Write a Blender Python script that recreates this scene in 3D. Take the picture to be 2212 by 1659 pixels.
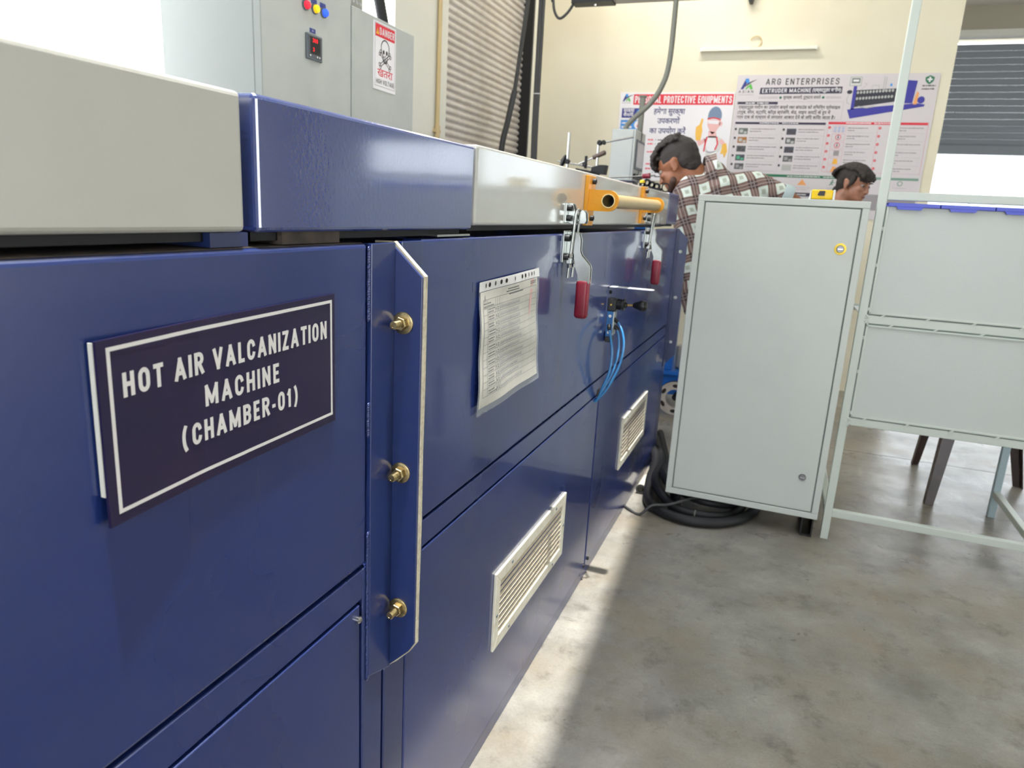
import bpy, bmesh, math, random
from mathutils import Vector, Matrix
random.seed(7)
scene = bpy.context.scene
COL = scene.collection
for o in list(bpy.data.objects):
    bpy.data.objects.remove(o)

# ------------------------------------------------------------------ camera
ROLL, PITCH, YAW = -0.0556237, -0.24331485, 0.35677513
CAM = Vector((0.47, 0.0, 1.133))
def camera():
    cy, sy, cp, sp = math.cos(YAW), math.sin(YAW), math.cos(PITCH), math.sin(PITCH)
    f = Vector((-sy*cp, cy*cp, sp)); r = Vector((cy, sy, 0)); d = -(r.cross(f))
    c, s = math.cos(ROLL), math.sin(ROLL)
    r, d = c*r + s*d, -s*r + c*d
    cam = bpy.data.cameras.new('camera'); o = bpy.data.objects.new('camera', cam); COL.objects.link(o)
    m = Matrix.Identity(4)
    for i in range(3):
        m[i][0], m[i][1], m[i][2], m[i][3] = r[i], -d[i], -f[i], CAM[i]
    o.matrix_world = m
    cam.sensor_fit = 'HORIZONTAL'; cam.sensor_width = 9.8; cam.lens = 1525/2212*9.8
    cam.clip_start = 0.02; cam.clip_end = 200
    cam.dof.use_dof = True; cam.dof.focus_distance = 1.0; cam.dof.aperture_fstop = 2.4
    scene.camera = o
camera()

# ------------------------------------------------------------------ light
scene.view_settings.view_transform = 'Standard'
scene.view_settings.look = 'None'
scene.view_settings.gamma = 1.0
scene.view_settings.use_curve_mapping = False
scene.view_settings.exposure = -0.9
W = bpy.data.worlds.new('sky'); scene.world = W; W.use_nodes = True
bg = W.node_tree.nodes['Background']
bg.inputs[0].default_value = (0.92, 0.97, 1.03, 1); bg.inputs[1].default_value = 13.5

def sun_lamp():
    l = bpy.data.lights.new('sun', 'SUN'); l.energy = 15.0; l.angle = math.radians(0.9); l.color = (1, 0.985, 0.96)
    o = bpy.data.objects.new('sun', l); COL.objects.link(o)
    d = Vector((-0.07, 0.05, -1.0)).normalized()
    o.rotation_euler = d.to_track_quat('-Z', 'Y').to_euler(); o.location = (1, 1, 8)
sun_lamp()

def portal(name, loc, direction, sx, sy):
    l = bpy.data.lights.new(name, 'AREA'); l.shape = 'RECTANGLE'; l.size = sx; l.size_y = sy
    l.cycles.is_portal = True
    o = bpy.data.objects.new(name, l); COL.objects.link(o); o.location = loc
    o.rotation_euler = Vector(direction).to_track_quat('-Z', 'Z').to_euler()
portal('daylight_left_doorway', (-1.60, 2.29, 1.75), (1, 0, 0), 2.02, 3.5)
portal('daylight_far_doorway', (2.9, 8.15, 0.95), (0, -1, 0), 3.6, 1.9)
portal('daylight_right_doorway', (6.15, 2.8, 1.25), (-1, 0, 0), 1.6, 2.5)
portal('daylight_rear_doorway', (2.1, -5.15, 1.5), (0, 1, 0), 3.0, 3.0)

scene.cycles.max_bounces = 6; scene.cycles.diffuse_bounces = 4; scene.cycles.glossy_bounces = 2
scene.cycles.caustics_reflective = False; scene.cycles.caustics_refractive = False
scene.cycles.use_adaptive_sampling = True; scene.cycles.adaptive_threshold = 0.1; scene.cycles.adaptive_min_samples = 16
scene.cycles.use_denoising = True

# ------------------------------------------------------------------ materials
def C(r, g, b):
    f = lambda c: (c/255/12.92) if c/255 <= 0.04045 else ((c/255+0.055)/1.055)**2.4
    return (f(r), f(g), f(b), 1)
MAT = {}
def mat(name, col, rough=0.5, metal=0.0, bump=None, mottle=None, spec=0.5, coat=0.0, crough=.12, cior=1.5, emit=None, alpha=1.0, trans=0.0, sheen=0.0, rmot=None):
    """bump=(scale, distance); mottle=(scale, colour2, amount); emit=(colour,strength)"""
    m = bpy.data.materials.new(name); m.use_nodes = True
    nt = m.node_tree; b = nt.nodes['Principled BSDF']; L = nt.links
    b.inputs['Base Color'].default_value = col
    b.inputs['Roughness'].default_value = rough; b.inputs['Metallic'].default_value = metal
    b.inputs['Specular IOR Level'].default_value = spec
    b.inputs['Coat Weight'].default_value = coat; b.inputs['Coat Roughness'].default_value = crough; b.inputs['Coat IOR'].default_value = cior
    b.inputs['Alpha'].default_value = alpha; b.inputs['Transmission Weight'].default_value = trans
    b.inputs['Sheen Weight'].default_value = sheen
    geo = None
    if bump or mottle or rmot:
        geo = nt.nodes.new('ShaderNodeNewGeometry')
    if mottle:
        n = nt.nodes.new('ShaderNodeTexNoise'); n.inputs['Scale'].default_value = mottle[0]; n.inputs['Detail'].default_value = 3
        L.new(geo.outputs['Position'], n.inputs['Vector'])
        r = nt.nodes.new('ShaderNodeValToRGB'); r.color_ramp.elements[0].position = 0.4; r.color_ramp.elements[1].position = 0.66
        r.color_ramp.elements[0].color = (0, 0, 0, 1); r.color_ramp.elements[1].color = (mottle[2],)*3 + (1,)
        L.new(n.outputs['Fac'], r.inputs['Fac'])
        x = nt.nodes.new('ShaderNodeMix'); x.data_type = 'RGBA'
        x.inputs['A'].default_value = col; x.inputs['B'].default_value = mottle[1]
        L.new(r.outputs['Color'], x.inputs['Factor']); L.new(x.outputs['Result'], b.inputs['Base Color'])
    if rmot:
        n = nt.nodes.new('ShaderNodeTexNoise'); n.inputs['Scale'].default_value = rmot[0]
        L.new(geo.outputs['Position'], n.inputs['Vector'])
        r = nt.nodes.new('ShaderNodeMapRange'); r.inputs['To Min'].default_value = rmot[1]; r.inputs['To Max'].default_value = rmot[2]
        L.new(n.outputs['Fac'], r.inputs['Value']); L.new(r.outputs['Result'], b.inputs['Roughness'])
    if bump:
        n = nt.nodes.new('ShaderNodeTexNoise'); n.inputs['Scale'].default_value = bump[0]; n.inputs['Detail'].default_value = 2
        L.new(geo.outputs['Position'], n.inputs['Vector'])
        u = nt.nodes.new('ShaderNodeBump'); u.inputs['Strength'].default_value = 1.0; u.inputs['Distance'].default_value = bump[1]
        L.new(n.outputs['Fac'], u.inputs['Height']); L.new(u.outputs['Normal'], b.inputs['Normal'])
    if emit:
        b.inputs['Emission Color'].default_value = emit[0]; b.inputs['Emission Strength'].default_value = emit[1]
    MAT[name] = m
    return m
mat('blue_paint', C(29, 49, 112), 0.3, crough=.07, cior=1.6, bump=(210, 0.00009), mottle=(3, C(40, 54, 98), 0.5), spec=0.6, coat=0.45, rmot=(5, .22, .36))
mat('blue_paint_peel', C(44, 64, 130), 0.25, bump=(190, 0.00042), spec=0.8, coat=1.0, crough=.09, cior=2.1, rmot=(9, .18, .3))
mat('blue_frame', C(35, 51, 104), 0.3, bump=(160, 0.00008), spec=0.6, coat=0.4, mottle=(40, C(56, 68, 108), 0.2))
mat('cream_paint', C(188, 187, 179), 0.36, bump=(240, 0.00006), mottle=(6, C(182, 182, 175), 0.5))
mat('cream_paint_glossy', C(188, 188, 181), 0.25, bump=(150, 0.0002), spec=0.8, coat=1.0, crough=.08, cior=2.0, mottle=(6, C(182, 182, 176), 0.5))
mat('dusty_steel', C(96, 84, 74), 0.8, mottle=(30, C(60, 56, 54), 0.8))
mat('black_rubber', C(26, 26, 28), 0.6, bump=(120, 0.0003))
mat('black_plastic', C(24, 24, 25), 0.4)
mat('black_steel', C(30, 30, 31), 0.45, metal=0.3)
mat('gasket_fibre', C(205, 197, 174), 0.85, bump=(500, 0.0006), mottle=(150, C(176, 166, 142), 0.7))
mat('yellow_zinc', C(190, 172, 128), 0.32, metal=1.0, mottle=(180, C(140, 122, 84), 0.8))
mat('bright_zinc', C(178, 182, 178), 0.3, metal=1.0, mottle=(60, C(158, 162, 160), 0.35))
mat('steel', C(190, 190, 188), 0.25, metal=1.0)
mat('chrome', C(120, 120, 122), 0.35, metal=1.0)
mat('brass', C(200, 165, 90), 0.3, metal=1.0)
mat('yellow_paint', C(222, 152, 22), 0.32, bump=(200, 0.0003), mottle=(20, C(212, 142, 16), 0.6))
mat('tan_tube', C(196, 172, 118), 0.3, metal=0.35, mottle=(40, C(206, 184, 134), 0.6))
mat('dark_hole', C(42, 34, 32), 0.8)
mat('red_vinyl', C(124, 24, 44), 0.38, bump=(300, 0.0002))
mat('grille_white', C(226, 222, 205), 0.45, mottle=(60, C(206, 196, 172), 0.5))
mat('grille_slat', C(216, 203, 178), 0.5, mottle=(60, C(190, 174, 145), 0.6))
mat('panel_grey', C(178, 181, 176), 0.45, bump=(700, 0.0002), mottle=(8, C(164, 168, 166), 0.5))
mat('panel_grey_dimmed', C(158, 164, 163), 0.45, bump=(700, 0.0002))  # same paint as panel_grey, colour darkened to offset strong doorway light
mat('cabinet_paint', C(205, 210, 203), 0.4, bump=(400, 0.00025), mottle=(5, C(198, 203, 198), 0.5))
mat('rack_paint', C(202, 210, 201), 0.33, bump=(220, 0.0003), mottle=(10, C(202, 210, 202), 0.5))
mat('rack_sheet', C(198, 203, 198), 0.36, bump=(200, 0.0003), mottle=(5, C(198, 203, 200), 0.6))
mat('rack_leg_blue', C(176, 196, 204), 0.35)
mat('groove_dark', C(70, 80, 80), 0.7)
mat('sign_navy', C(38, 33, 66), 0.22, rmot=(20, .18, .3), mottle=(8, C(52, 36, 70), 0.4))
mat('sign_white', C(226, 224, 222), 0.35)
mat('foam_white', C(225, 225, 215), 0.7)
mat('blue_hose', C(56, 132, 190), 0.25, coat=0.4)
mat('valve_blue', C(52, 110, 170), 0.35)
mat('tray_blue', C(62, 78, 205), 0.35)
mat('tape_yellow', C(250, 208, 16), 0.35)
mat('paper', C(216, 214, 204), 0.55, mottle=(25, C(200, 198, 190), 0.5))
mat('ink_grey', C(120, 120, 122), 0.7)
mat('ink_pale', C(165, 165, 164), 0.7)
mat('ink_pen', C(110, 112, 140), 0.7)
mat('pink_stain', C(226, 186, 180), 0.6)
mat('brown_plastic', C(62, 48, 44), 0.35, mottle=(30, C(78, 60, 54), 0.5))
mat('grey_conduit', C(112, 112, 102), 0.5)
mat('dark_conduit', C(66, 66, 66), 0.5)
mat('wall_cream', C(224, 217, 195), 0.75, bump=(60, 0.0006), mottle=(1.6, C(214, 205, 178), 0.7))
mat('wall_white', C(226, 224, 210), 0.75, bump=(60, 0.0006), mottle=(1.6, C(216, 214, 200), 0.6))
mat('ceiling_white', C(230, 230, 226), 0.8)
mat('trim_white', C(232, 232, 228), 0.6)
mat('beam_grey', C(190, 186, 172), 0.8)
mat('tan_pipe', C(206, 182, 134), 0.45)
mat('shutter_grey', C(214, 208, 202), 0.35, metal=0.3, mottle=(14, C(196, 184, 170), 0.5))
mat('shutter_blue_grey', C(140, 148, 160), 0.55)
mat('sheet_white', C(214, 219, 224), 0.5)
mat('cabinet_groove', C(126, 137, 134), 0.7)
mat('ground_dust', C(190, 184, 172), 0.9)
mat('machine_blue', C(28, 96, 178), 0.35)
mat('wheel_beige', C(186, 176, 164), 0.5, mottle=(25, C(160, 150, 138), 0.6))
mat('canister', C(206, 200, 184), 0.5)
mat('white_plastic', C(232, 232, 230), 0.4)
mat('screen_grey', C(170, 168, 172), 0.25)
mat('lcd_dark', C(88, 90, 96), 0.25)
mat('bezel_dark', C(92, 100, 106), 0.45)
mat('label_blue', C(52, 62, 130), 0.5)
mat('led_red', C(255, 30, 40), 0.4, emit=(C(255, 40, 50), 1.6))
mat('lamp_red', C(235, 40, 60), 0.35, emit=(C(255, 40, 70), 1.0))
mat('lamp_yellow', C(250, 205, 30), 0.35, emit=(C(255, 205, 20), 1.0))
mat('lamp_blue', C(50, 100, 255), 0.35, emit=(C(50, 90, 255), 1.4))
mat('skin_a', C(150, 96, 66), 0.5, mottle=(40, C(136, 84, 58), 0.5))
mat('skin_b', C(164, 114, 90), 0.5, mottle=(40, C(130, 88, 68), 0.5))
mat('hair', C(50, 43, 40), 0.7, bump=(420, 0.003))
mat('stubble', C(80, 54, 43), 0.7)
mat('eye_white', C(150, 136, 128), 0.4)
mat('lip', C(120, 70, 62), 0.5)
mat('jeans', C(132, 150, 172), 0.8, bump=(900, 0.0006), mottle=(12, C(104, 124, 150), 0.7))
mat('black_cloth', C(34, 34, 40), 0.85)
mat('trouser_dark', C(44, 44, 52), 0.85)
mat('cuff_cloth', C(172, 186, 186), 0.85)
mat('shoe', C(40, 36, 34), 0.5)
# print colours
for nm, c in dict(p_white=(206, 199, 201), p_black=(52, 48, 54), p_navy=(52, 44, 66), p_red=(214, 44, 60), p_green=(44, 112, 80), p_greenfade=(120, 150, 134),
                  p_text=(70, 64, 68), p_grey=(150, 144, 146), p_pale=(186, 178, 180), p_purple=(62, 56, 110), p_ltblue=(64, 140, 214), p_dkblue=(46, 52, 130),
                  p_lime=(88, 180, 70), p_skin=(226, 176, 172), p_glove=(232, 180, 72), p_helm=(112, 132, 158), p_orange=(232, 160, 96), p_pinkline=(214, 150, 156),
                  p_redtext=(226, 100, 112), p_mach=(56, 54, 150), p_machdk=(46, 46, 58), p_metal=(176, 176, 172), p_pic1=(96, 104, 100), p_pic2=(160, 106, 50), p_pic3=(84, 84, 86),
                  p_pic4=(70, 72, 84), p_teal=(70, 160, 120), p_band=(206, 206, 202), p_outline=(150, 140, 160), p_warn=(236, 176, 60), p_white2=(226, 223, 226)).items():
    mat(nm, C(*c), 0.55)

def floor_mat():
    m = bpy.data.materials.new('concrete'); m.use_nodes = True; nt = m.node_tree; L = nt.links; b = nt.nodes['Principled BSDF']
    geo = nt.nodes.new('ShaderNodeNewGeometry')
    def noise(sc, det, vec=None, rough=.6, dist=0):
        n = nt.nodes.new('ShaderNodeTexNoise'); n.inputs['Scale'].default_value = sc; n.inputs['Detail'].default_value = det
        n.inputs['Roughness'].default_value = rough; n.inputs['Distortion'].default_value = dist
        L.new(vec or geo.outputs['Position'], n.inputs['Vector']); return n
    def ramp(src, p0, p1, c0, c1):
        r = nt.nodes.new('ShaderNodeValToRGB'); r.color_ramp.elements[0].position = p0; r.color_ramp.elements[1].position = p1
        r.color_ramp.elements[0].color = c0; r.color_ramp.elements[1].color = c1; L.new(src, r.inputs['Fac']); return r
    def mix(a, bb, fac, blend='MIX'):
        x = nt.nodes.new('ShaderNodeMix'); x.data_type = 'RGBA'; x.blend_type = blend
        L.new(a, x.inputs['A'])
        if isinstance(bb, tuple): x.inputs['B'].default_value = bb
        else: L.new(bb, x.inputs['B'])
        if isinstance(fac, float): x.inputs['Factor'].default_value = fac
        else: L.new(fac, x.inputs['Factor'])
        return x.outputs['Result']
    base = ramp(noise(4.5, 6, rough=.68).outputs['Fac'], .3, .7, C(118, 114, 106), C(166, 162, 152))
    warm = ramp(noise(3.1, 4, rough=.65).outputs['Fac'], .45, .7, (0, 0, 0, 1), (1, 1, 1, 1))
    c = mix(base.outputs['Color'], C(142, 132, 114), warm.outputs['Color'])
    st = ramp(noise(8.5, 5, rough=.72).outputs['Fac'], .54, .8, (0, 0, 0, 1), (1, 1, 1, 1))
    c = mix(c, C(88, 83, 76), st.outputs['Color'])
    # short directional scuffs
    mp = nt.nodes.new('ShaderNodeMapping'); mp.inputs['Scale'].default_value = (9, 34, 1); mp.inputs['Rotation'].default_value = (0, 0, .5)
    L.new(geo.outputs['Position'], mp.inputs['Vector'])
    sc = ramp(noise(1.0, 4, mp.outputs['Vector'], .65, .3).outputs['Fac'], .66, .76, (0, 0, 0, 1), (.6, .6, .6, 1))
    c = mix(c, C(92, 88, 82), sc.outputs['Color'])
    sp = ramp(noise(48, 2).outputs['Fac'], .72, .76, (0, 0, 0, 1), (.5, .5, .5, 1))
    c = mix(c, C(74, 70, 66), sp.outputs['Color'])
    fine = ramp(noise(160, 3).outputs['Fac'], .3, .75, (.88, .88, .88, 1), (1.06, 1.06, 1.06, 1))
    c = mix(c, fine.outputs['Color'], 1.0, 'MULTIPLY')
    L.new(c, b.inputs['Base Color'])
    r = nt.nodes.new('ShaderNodeMapRange'); r.inputs['To Min'].default_value = .14; r.inputs['To Max'].default_value = .5
    L.new(noise(5, 4).outputs['Fac'], r.inputs['Value']); L.new(r.outputs['Result'], b.inputs['Roughness'])
    u = nt.nodes.new('ShaderNodeBump'); u.inputs['Distance'].default_value = .0012; u.inputs['Strength'].default_value = .6
    L.new(noise(30, 5).outputs['Fac'], u.inputs['Height']); L.new(u.outputs['Normal'], b.inputs['Normal'])
    MAT['concrete'] = m
floor_mat()

def plaid_mat(U, V, period=0.066):
    m = bpy.data.materials.new('plaid_cloth'); m.use_nodes = True; nt = m.node_tree; L = nt.links; b = nt.nodes['Principled BSDF']
    geo = nt.nodes.new('ShaderNodeNewGeometry')
    wob = nt.nodes.new('ShaderNodeTexNoise'); wob.inputs['Scale'].default_value = 7
    L.new(geo.outputs['Position'], wob.inputs['Vector'])
    def M(op, a, bb=None, cc=None):
        n = nt.nodes.new('ShaderNodeMath'); n.operation = op
        for i, v in enumerate((a, bb, cc)):
            if v is None: continue
            if isinstance(v, (int, float)): n.inputs[i].default_value = v
            else: L.new(v, n.inputs[i])
        return n.outputs[0]
    def fr(D):
        d = nt.nodes.new('ShaderNodeVectorMath'); d.operation = 'DOT_PRODUCT'
        L.new(geo.outputs['Position'], d.inputs[0]); d.inputs[1].default_value = D
        w = M('MULTIPLY_ADD', wob.outputs['Fac'], 0.03, d.outputs['Value'])
        return M('FRACT', M('DIVIDE', w, period))
    fu, fv = fr(U), fr(V)
    band = lambda f: M('GREATER_THAN', f, .53)
    cen = lambda f: M('LESS_THAN', M('ABSOLUTE', M('SUBTRACT', f, .265)), .11)
    lin = lambda f: M('LESS_THAN', M('ABSOLUTE', M('SUBTRACT', M('ABSOLUTE', M('SUBTRACT', f, .765)), .09)), .025)
    bu, bv = band(fu), band(fv)
    one = M('MAXIMUM', bu, bv); both = M('MULTIPLY', bu, bv)
    cc = M('MULTIPLY', M('MULTIPLY', cen(fu), cen(fv)), M('SUBTRACT', 1.0, one))
    ln = M('MULTIPLY', M('MAXIMUM', lin(fu), lin(fv)), .3)
    def mix(a, col, f):
        x = nt.nodes.new('ShaderNodeMix'); x.data_type = 'RGBA'
        if isinstance(a, tuple): x.inputs['A'].default_value = a
        else: L.new(a, x.inputs['A'])
        x.inputs['B'].default_value = col; L.new(f, x.inputs['Factor']); return x.outputs['Result']
    c = mix(C(206, 214, 204), C(170, 176, 160), cc)
    c = mix(c, C(118, 94, 86), one); c = mix(c, C(78, 58, 56), both); c = mix(c, C(214, 206, 200), ln)
    L.new(c, b.inputs['Base Color']); b.inputs['Roughness'].default_value = .85
    n = nt.nodes.new('ShaderNodeTexNoise'); n.inputs['Scale'].default_value = 14; n.inputs['Detail'].default_value = 3
    L.new(geo.outputs['Position'], n.inputs['Vector'])
    u = nt.nodes.new('ShaderNodeBump'); u.inputs['Distance'].default_value = .02; u.inputs['Strength'].default_value = .7
    L.new(n.outputs['Fac'], u.inputs['Height']); L.new(u.outputs['Normal'], b.inputs['Normal'])
    MAT['plaid'] = m

# ------------------------------------------------------------------ mesh helpers
def wloc(o):
    v = Vector((0, 0, 0))
    while o is not None:
        v = v + o.location; o = o.parent
    return v
class MB:
    def __init__(s): s.v = []; s.f = []
    def add(s, vs, fs):
        k = len(s.v); s.v += [tuple(p) for p in vs]; s.f += [tuple(k+i for i in f) for f in fs]; return s
    def box(s, x0, x1, y0, y1, z0, z1):
        return s.add([(x, y, z) for z in (z0, z1) for y in (y0, y1) for x in (x0, x1)],
                     [(0, 2, 3, 1), (4, 5, 7, 6), (0, 1, 5, 4), (2, 6, 7, 3), (0, 4, 6, 2), (1, 3, 7, 5)])
    def obox(s, c, ax, hx, ay, hy, az, hz):
        c = Vector(c); ax, ay, az = Vector(ax).normalized(), Vector(ay).normalized(), Vector(az).normalized()
        return s.add([c+ax*hx*i+ay*hy*j+az*hz*k for k in (-1, 1) for j in (-1, 1) for i in (-1, 1)],
                     [(0, 2, 3, 1), (4, 5, 7, 6), (0, 1, 5, 4), (2, 6, 7, 3), (0, 4, 6, 2), (1, 3, 7, 5)])
    def tube(s, pts, r, n=10, caps=True, closed=False):
        pts = [Vector(p) for p in pts]; N = len(pts)
        rs = r if isinstance(r, (list, tuple)) else [r]*N
        def tan(i):
            if closed: return (pts[(i+1) % N]-pts[i-1]).normalized()
            a = pts[max(i-1, 0)]; b = pts[min(i+1, N-1)]
            return (b-a).normalized()
        t = tan(0); u = t.orthogonal().normalized(); rings = []
        for i in range(N):
            t2 = tan(i); q = t.rotation_difference(t2); u = (q @ u).normalized(); t = t2; w = t.cross(u)
            rings.append([pts[i]+(u*math.cos(2*math.pi*k/n)+w*math.sin(2*math.pi*k/n))*rs[i] for k in range(n)])
        vs = [p for rg in rings for p in rg]; fs = []
        for i in range(N if closed else N-1):
            j = (i+1) % N
            for k in range(n):
                fs.append((i*n+k, i*n+(k+1) % n, j*n+(k+1) % n, j*n+k))
        if caps and not closed:
            fs.append(tuple(range(n-1, -1, -1))); fs.append(tuple((N-1)*n+k for k in range(n)))
        return s.add(vs, fs)
    def cyl(s, p0, p1, r0, r1=None, n=16): return s.tube([p0, p1], [r0, r0 if r1 is None else r1], n)
    def pipe(s, p0, p1, ro, ri, n=24):
        p0, p1 = Vector(p0), Vector(p1); t = (p1-p0).normalized(); u = t.orthogonal().normalized(); w = t.cross(u)
        vs = []
        for p in (p0, p1):
            for r in (ro, ri):
                vs += [p+(u*math.cos(2*math.pi*k/n)+w*math.sin(2*math.pi*k/n))*r for k in range(n)]
        fs = []
        for k in range(n):
            a, b = k, (k+1) % n
            fs += [(a, b, 2*n+b, 2*n+a), (n+a, 3*n+a, 3*n+b, n+b), (a, n+a, n+b, b), (2*n+a, 2*n+b, 3*n+b, 3*n+a)]
        return s.add(vs, fs)
    def lathe(s, p, axis, prof, n=20):
        p = Vector(p); t = Vector(axis).normalized(); u = t.orthogonal().normalized(); w = t.cross(u); N = len(prof)
        vs = [p+t*d+(u*math.cos(2*math.pi*k/n)+w*math.sin(2*math.pi*k/n))*max(r, 1e-5) for d, r in prof for k in range(n)]
        fs = [(i*n+k, i*n+(k+1) % n, (i+1)*n+(k+1) % n, (i+1)*n+k) for i in range(N-1) for k in range(n)]
        return s.add(vs, fs+[tuple(range(n-1, -1, -1)), tuple((N-1)*n+k for k in range(n))])
    def ell(s, c, r, R=None, nu=14, nv=9):
        c = Vector(c); vs = []; fs = []
        for j in range(nv+1):
            th = math.pi*j/nv
            for i in range(nu):
                ph = 2*math.pi*i/nu
                q = Vector((r[0]*math.sin(th)*math.cos(ph), r[1]*math.sin(th)*math.sin(ph), r[2]*math.cos(th)))
                vs.append(c + (R @ q if R is not None else q))
        for j in range(nv):
            for i in range(nu):
                fs.append((j*nu+i, (j+1)*nu+i, (j+1)*nu+(i+1) % nu, j*nu+(i+1) % nu))
        return s.add(vs, fs)
    def cap(s, p0, r0, p1, r1, n=12):
        p0, p1 = Vector(p0), Vector(p1); t = (p1-p0).normalized(); pts = []; rs = []
        for a in (-85, -60, -30, 0): pts.append(p0+t*r0*math.sin(math.radians(a))); rs.append(r0*math.cos(math.radians(a)))
        for a in (0, 30, 60, 85): pts.append(p1+t*r1*math.sin(math.radians(a))); rs.append(r1*math.cos(math.radians(a)))
        return s.tube(pts, rs, n)
    def prism(s, poly, plane, d0, d1):
        """poly 2-D; plane 'X': (d,u,v)  'Y': (u,d,v)  'Z': (u,v,d)"""
        P = {'X': lambda u, v, d: (d, u, v), 'Y': lambda u, v, d: (u, d, v), 'Z': lambda u, v, d: (u, v, d)}[plane]
        n = len(poly)
        vs = [P(u, v, d0) for u, v in poly]+[P(u, v, d1) for u, v in poly]
        return s.add(vs, [tuple(range(n)), tuple(range(2*n-1, n-1, -1))]+[(i, i+n, (i+1) % n+n, (i+1) % n) for i in range(n)])
    def build(s, name, m, parent=None, bevel=0, seg=2, smooth=False, kind=None):
        me = bpy.data.meshes.new(name); off = wloc(parent) if parent else Vector((0, 0, 0))
        me.from_pydata([Vector(p)-off for p in s.v], [], s.f)
        bm = bmesh.new(); bm.from_mesh(me); bmesh.ops.recalc_face_normals(bm, faces=bm.faces)
        if bevel:
            es = [e for e in bm.edges if len(e.link_faces) == 2 and e.calc_face_angle(0) > 0.5]
            bmesh.ops.bevel(bm, geom=es, offset=bevel, segments=seg, affect='EDGES', profile=.5, clamp_overlap=True)
        bm.to_mesh(me); bm.free()
        me.materials.append(MAT[m] if isinstance(m, str) else m)
        if smooth:
            me.polygons.foreach_set('use_smooth', [True]*len(me.polygons))
            me.set_sharp_from_angle(angle=math.radians(38))
        o = bpy.data.objects.new(name, me); COL.objects.link(o)
        if parent: o.parent = parent
        if kind: o['kind'] = kind
        return o
def tag(o, label, cat, group=None):
    o['label'] = label; o['category'] = cat
    if group: o['group'] = group
    return o
def thing(name, label, cat, loc=(0, 0, 0), group=None):
    o = bpy.data.objects.new(name, None); COL.objects.link(o); o.location = loc; o.empty_display_size = .05
    return tag(o, label, cat, group)
def struct(o): o['kind'] = 'structure'; return o
def dup(o, parent, loc=None):
    c = o.copy(); COL.objects.link(c); c.parent = parent
    if loc is not None: c.location = loc
    return c
def circ(cu, cv, r, n=20, a0=0, a1=360):
    return [(cu+r*math.cos(math.radians(a0+(a1-a0)*k/(n if a1-a0 >= 360 else n-1))), cv+r*math.sin(math.radians(a0+(a1-a0)*k/(n if a1-a0 >= 360 else n-1)))) for k in range(n)]
def plate(name, m, parent, outer, holes, plane, d0, d1, bevel=0):
    """flat plate with real holes: outer polygon, round holes (u,v,r)"""
    cu = bpy.data.curves.new('tmp', 'CURVE'); cu.dimensions = '2D'; cu.fill_mode = 'BOTH'
    cu.extrude = abs(d1-d0)/2
    for poly in [outer]+[circ(u, v, r, 14) for u, v, r in holes]:
        sp = cu.splines.new('POLY'); sp.points.add(len(poly)-1); sp.use_cyclic_u = True
        for p, (u, v) in zip(sp.points, poly): p.co = (u, v, 0, 1)
    t = bpy.data.objects.new('tmp', cu); COL.objects.link(t)
    me = bpy.data.meshes.new_from_object(t.evaluated_get(bpy.context.evaluated_depsgraph_get()))
    P = {'X': lambda u, v, d: (d, u, v), 'Y': lambda u, v, d: (u, d, v)}[plane]
    mid = (d0+d1)/2; mb = MB()
    mb.add([P(p.co.x, p.co.y, mid+p.co.z) for p in me.vertices], [tuple(f.vertices) for f in me.polygons])
    bpy.data.objects.remove(t); bpy.data.curves.remove(cu); bpy.data.meshes.remove(me)
    return mb.build(name, m, parent)

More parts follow.
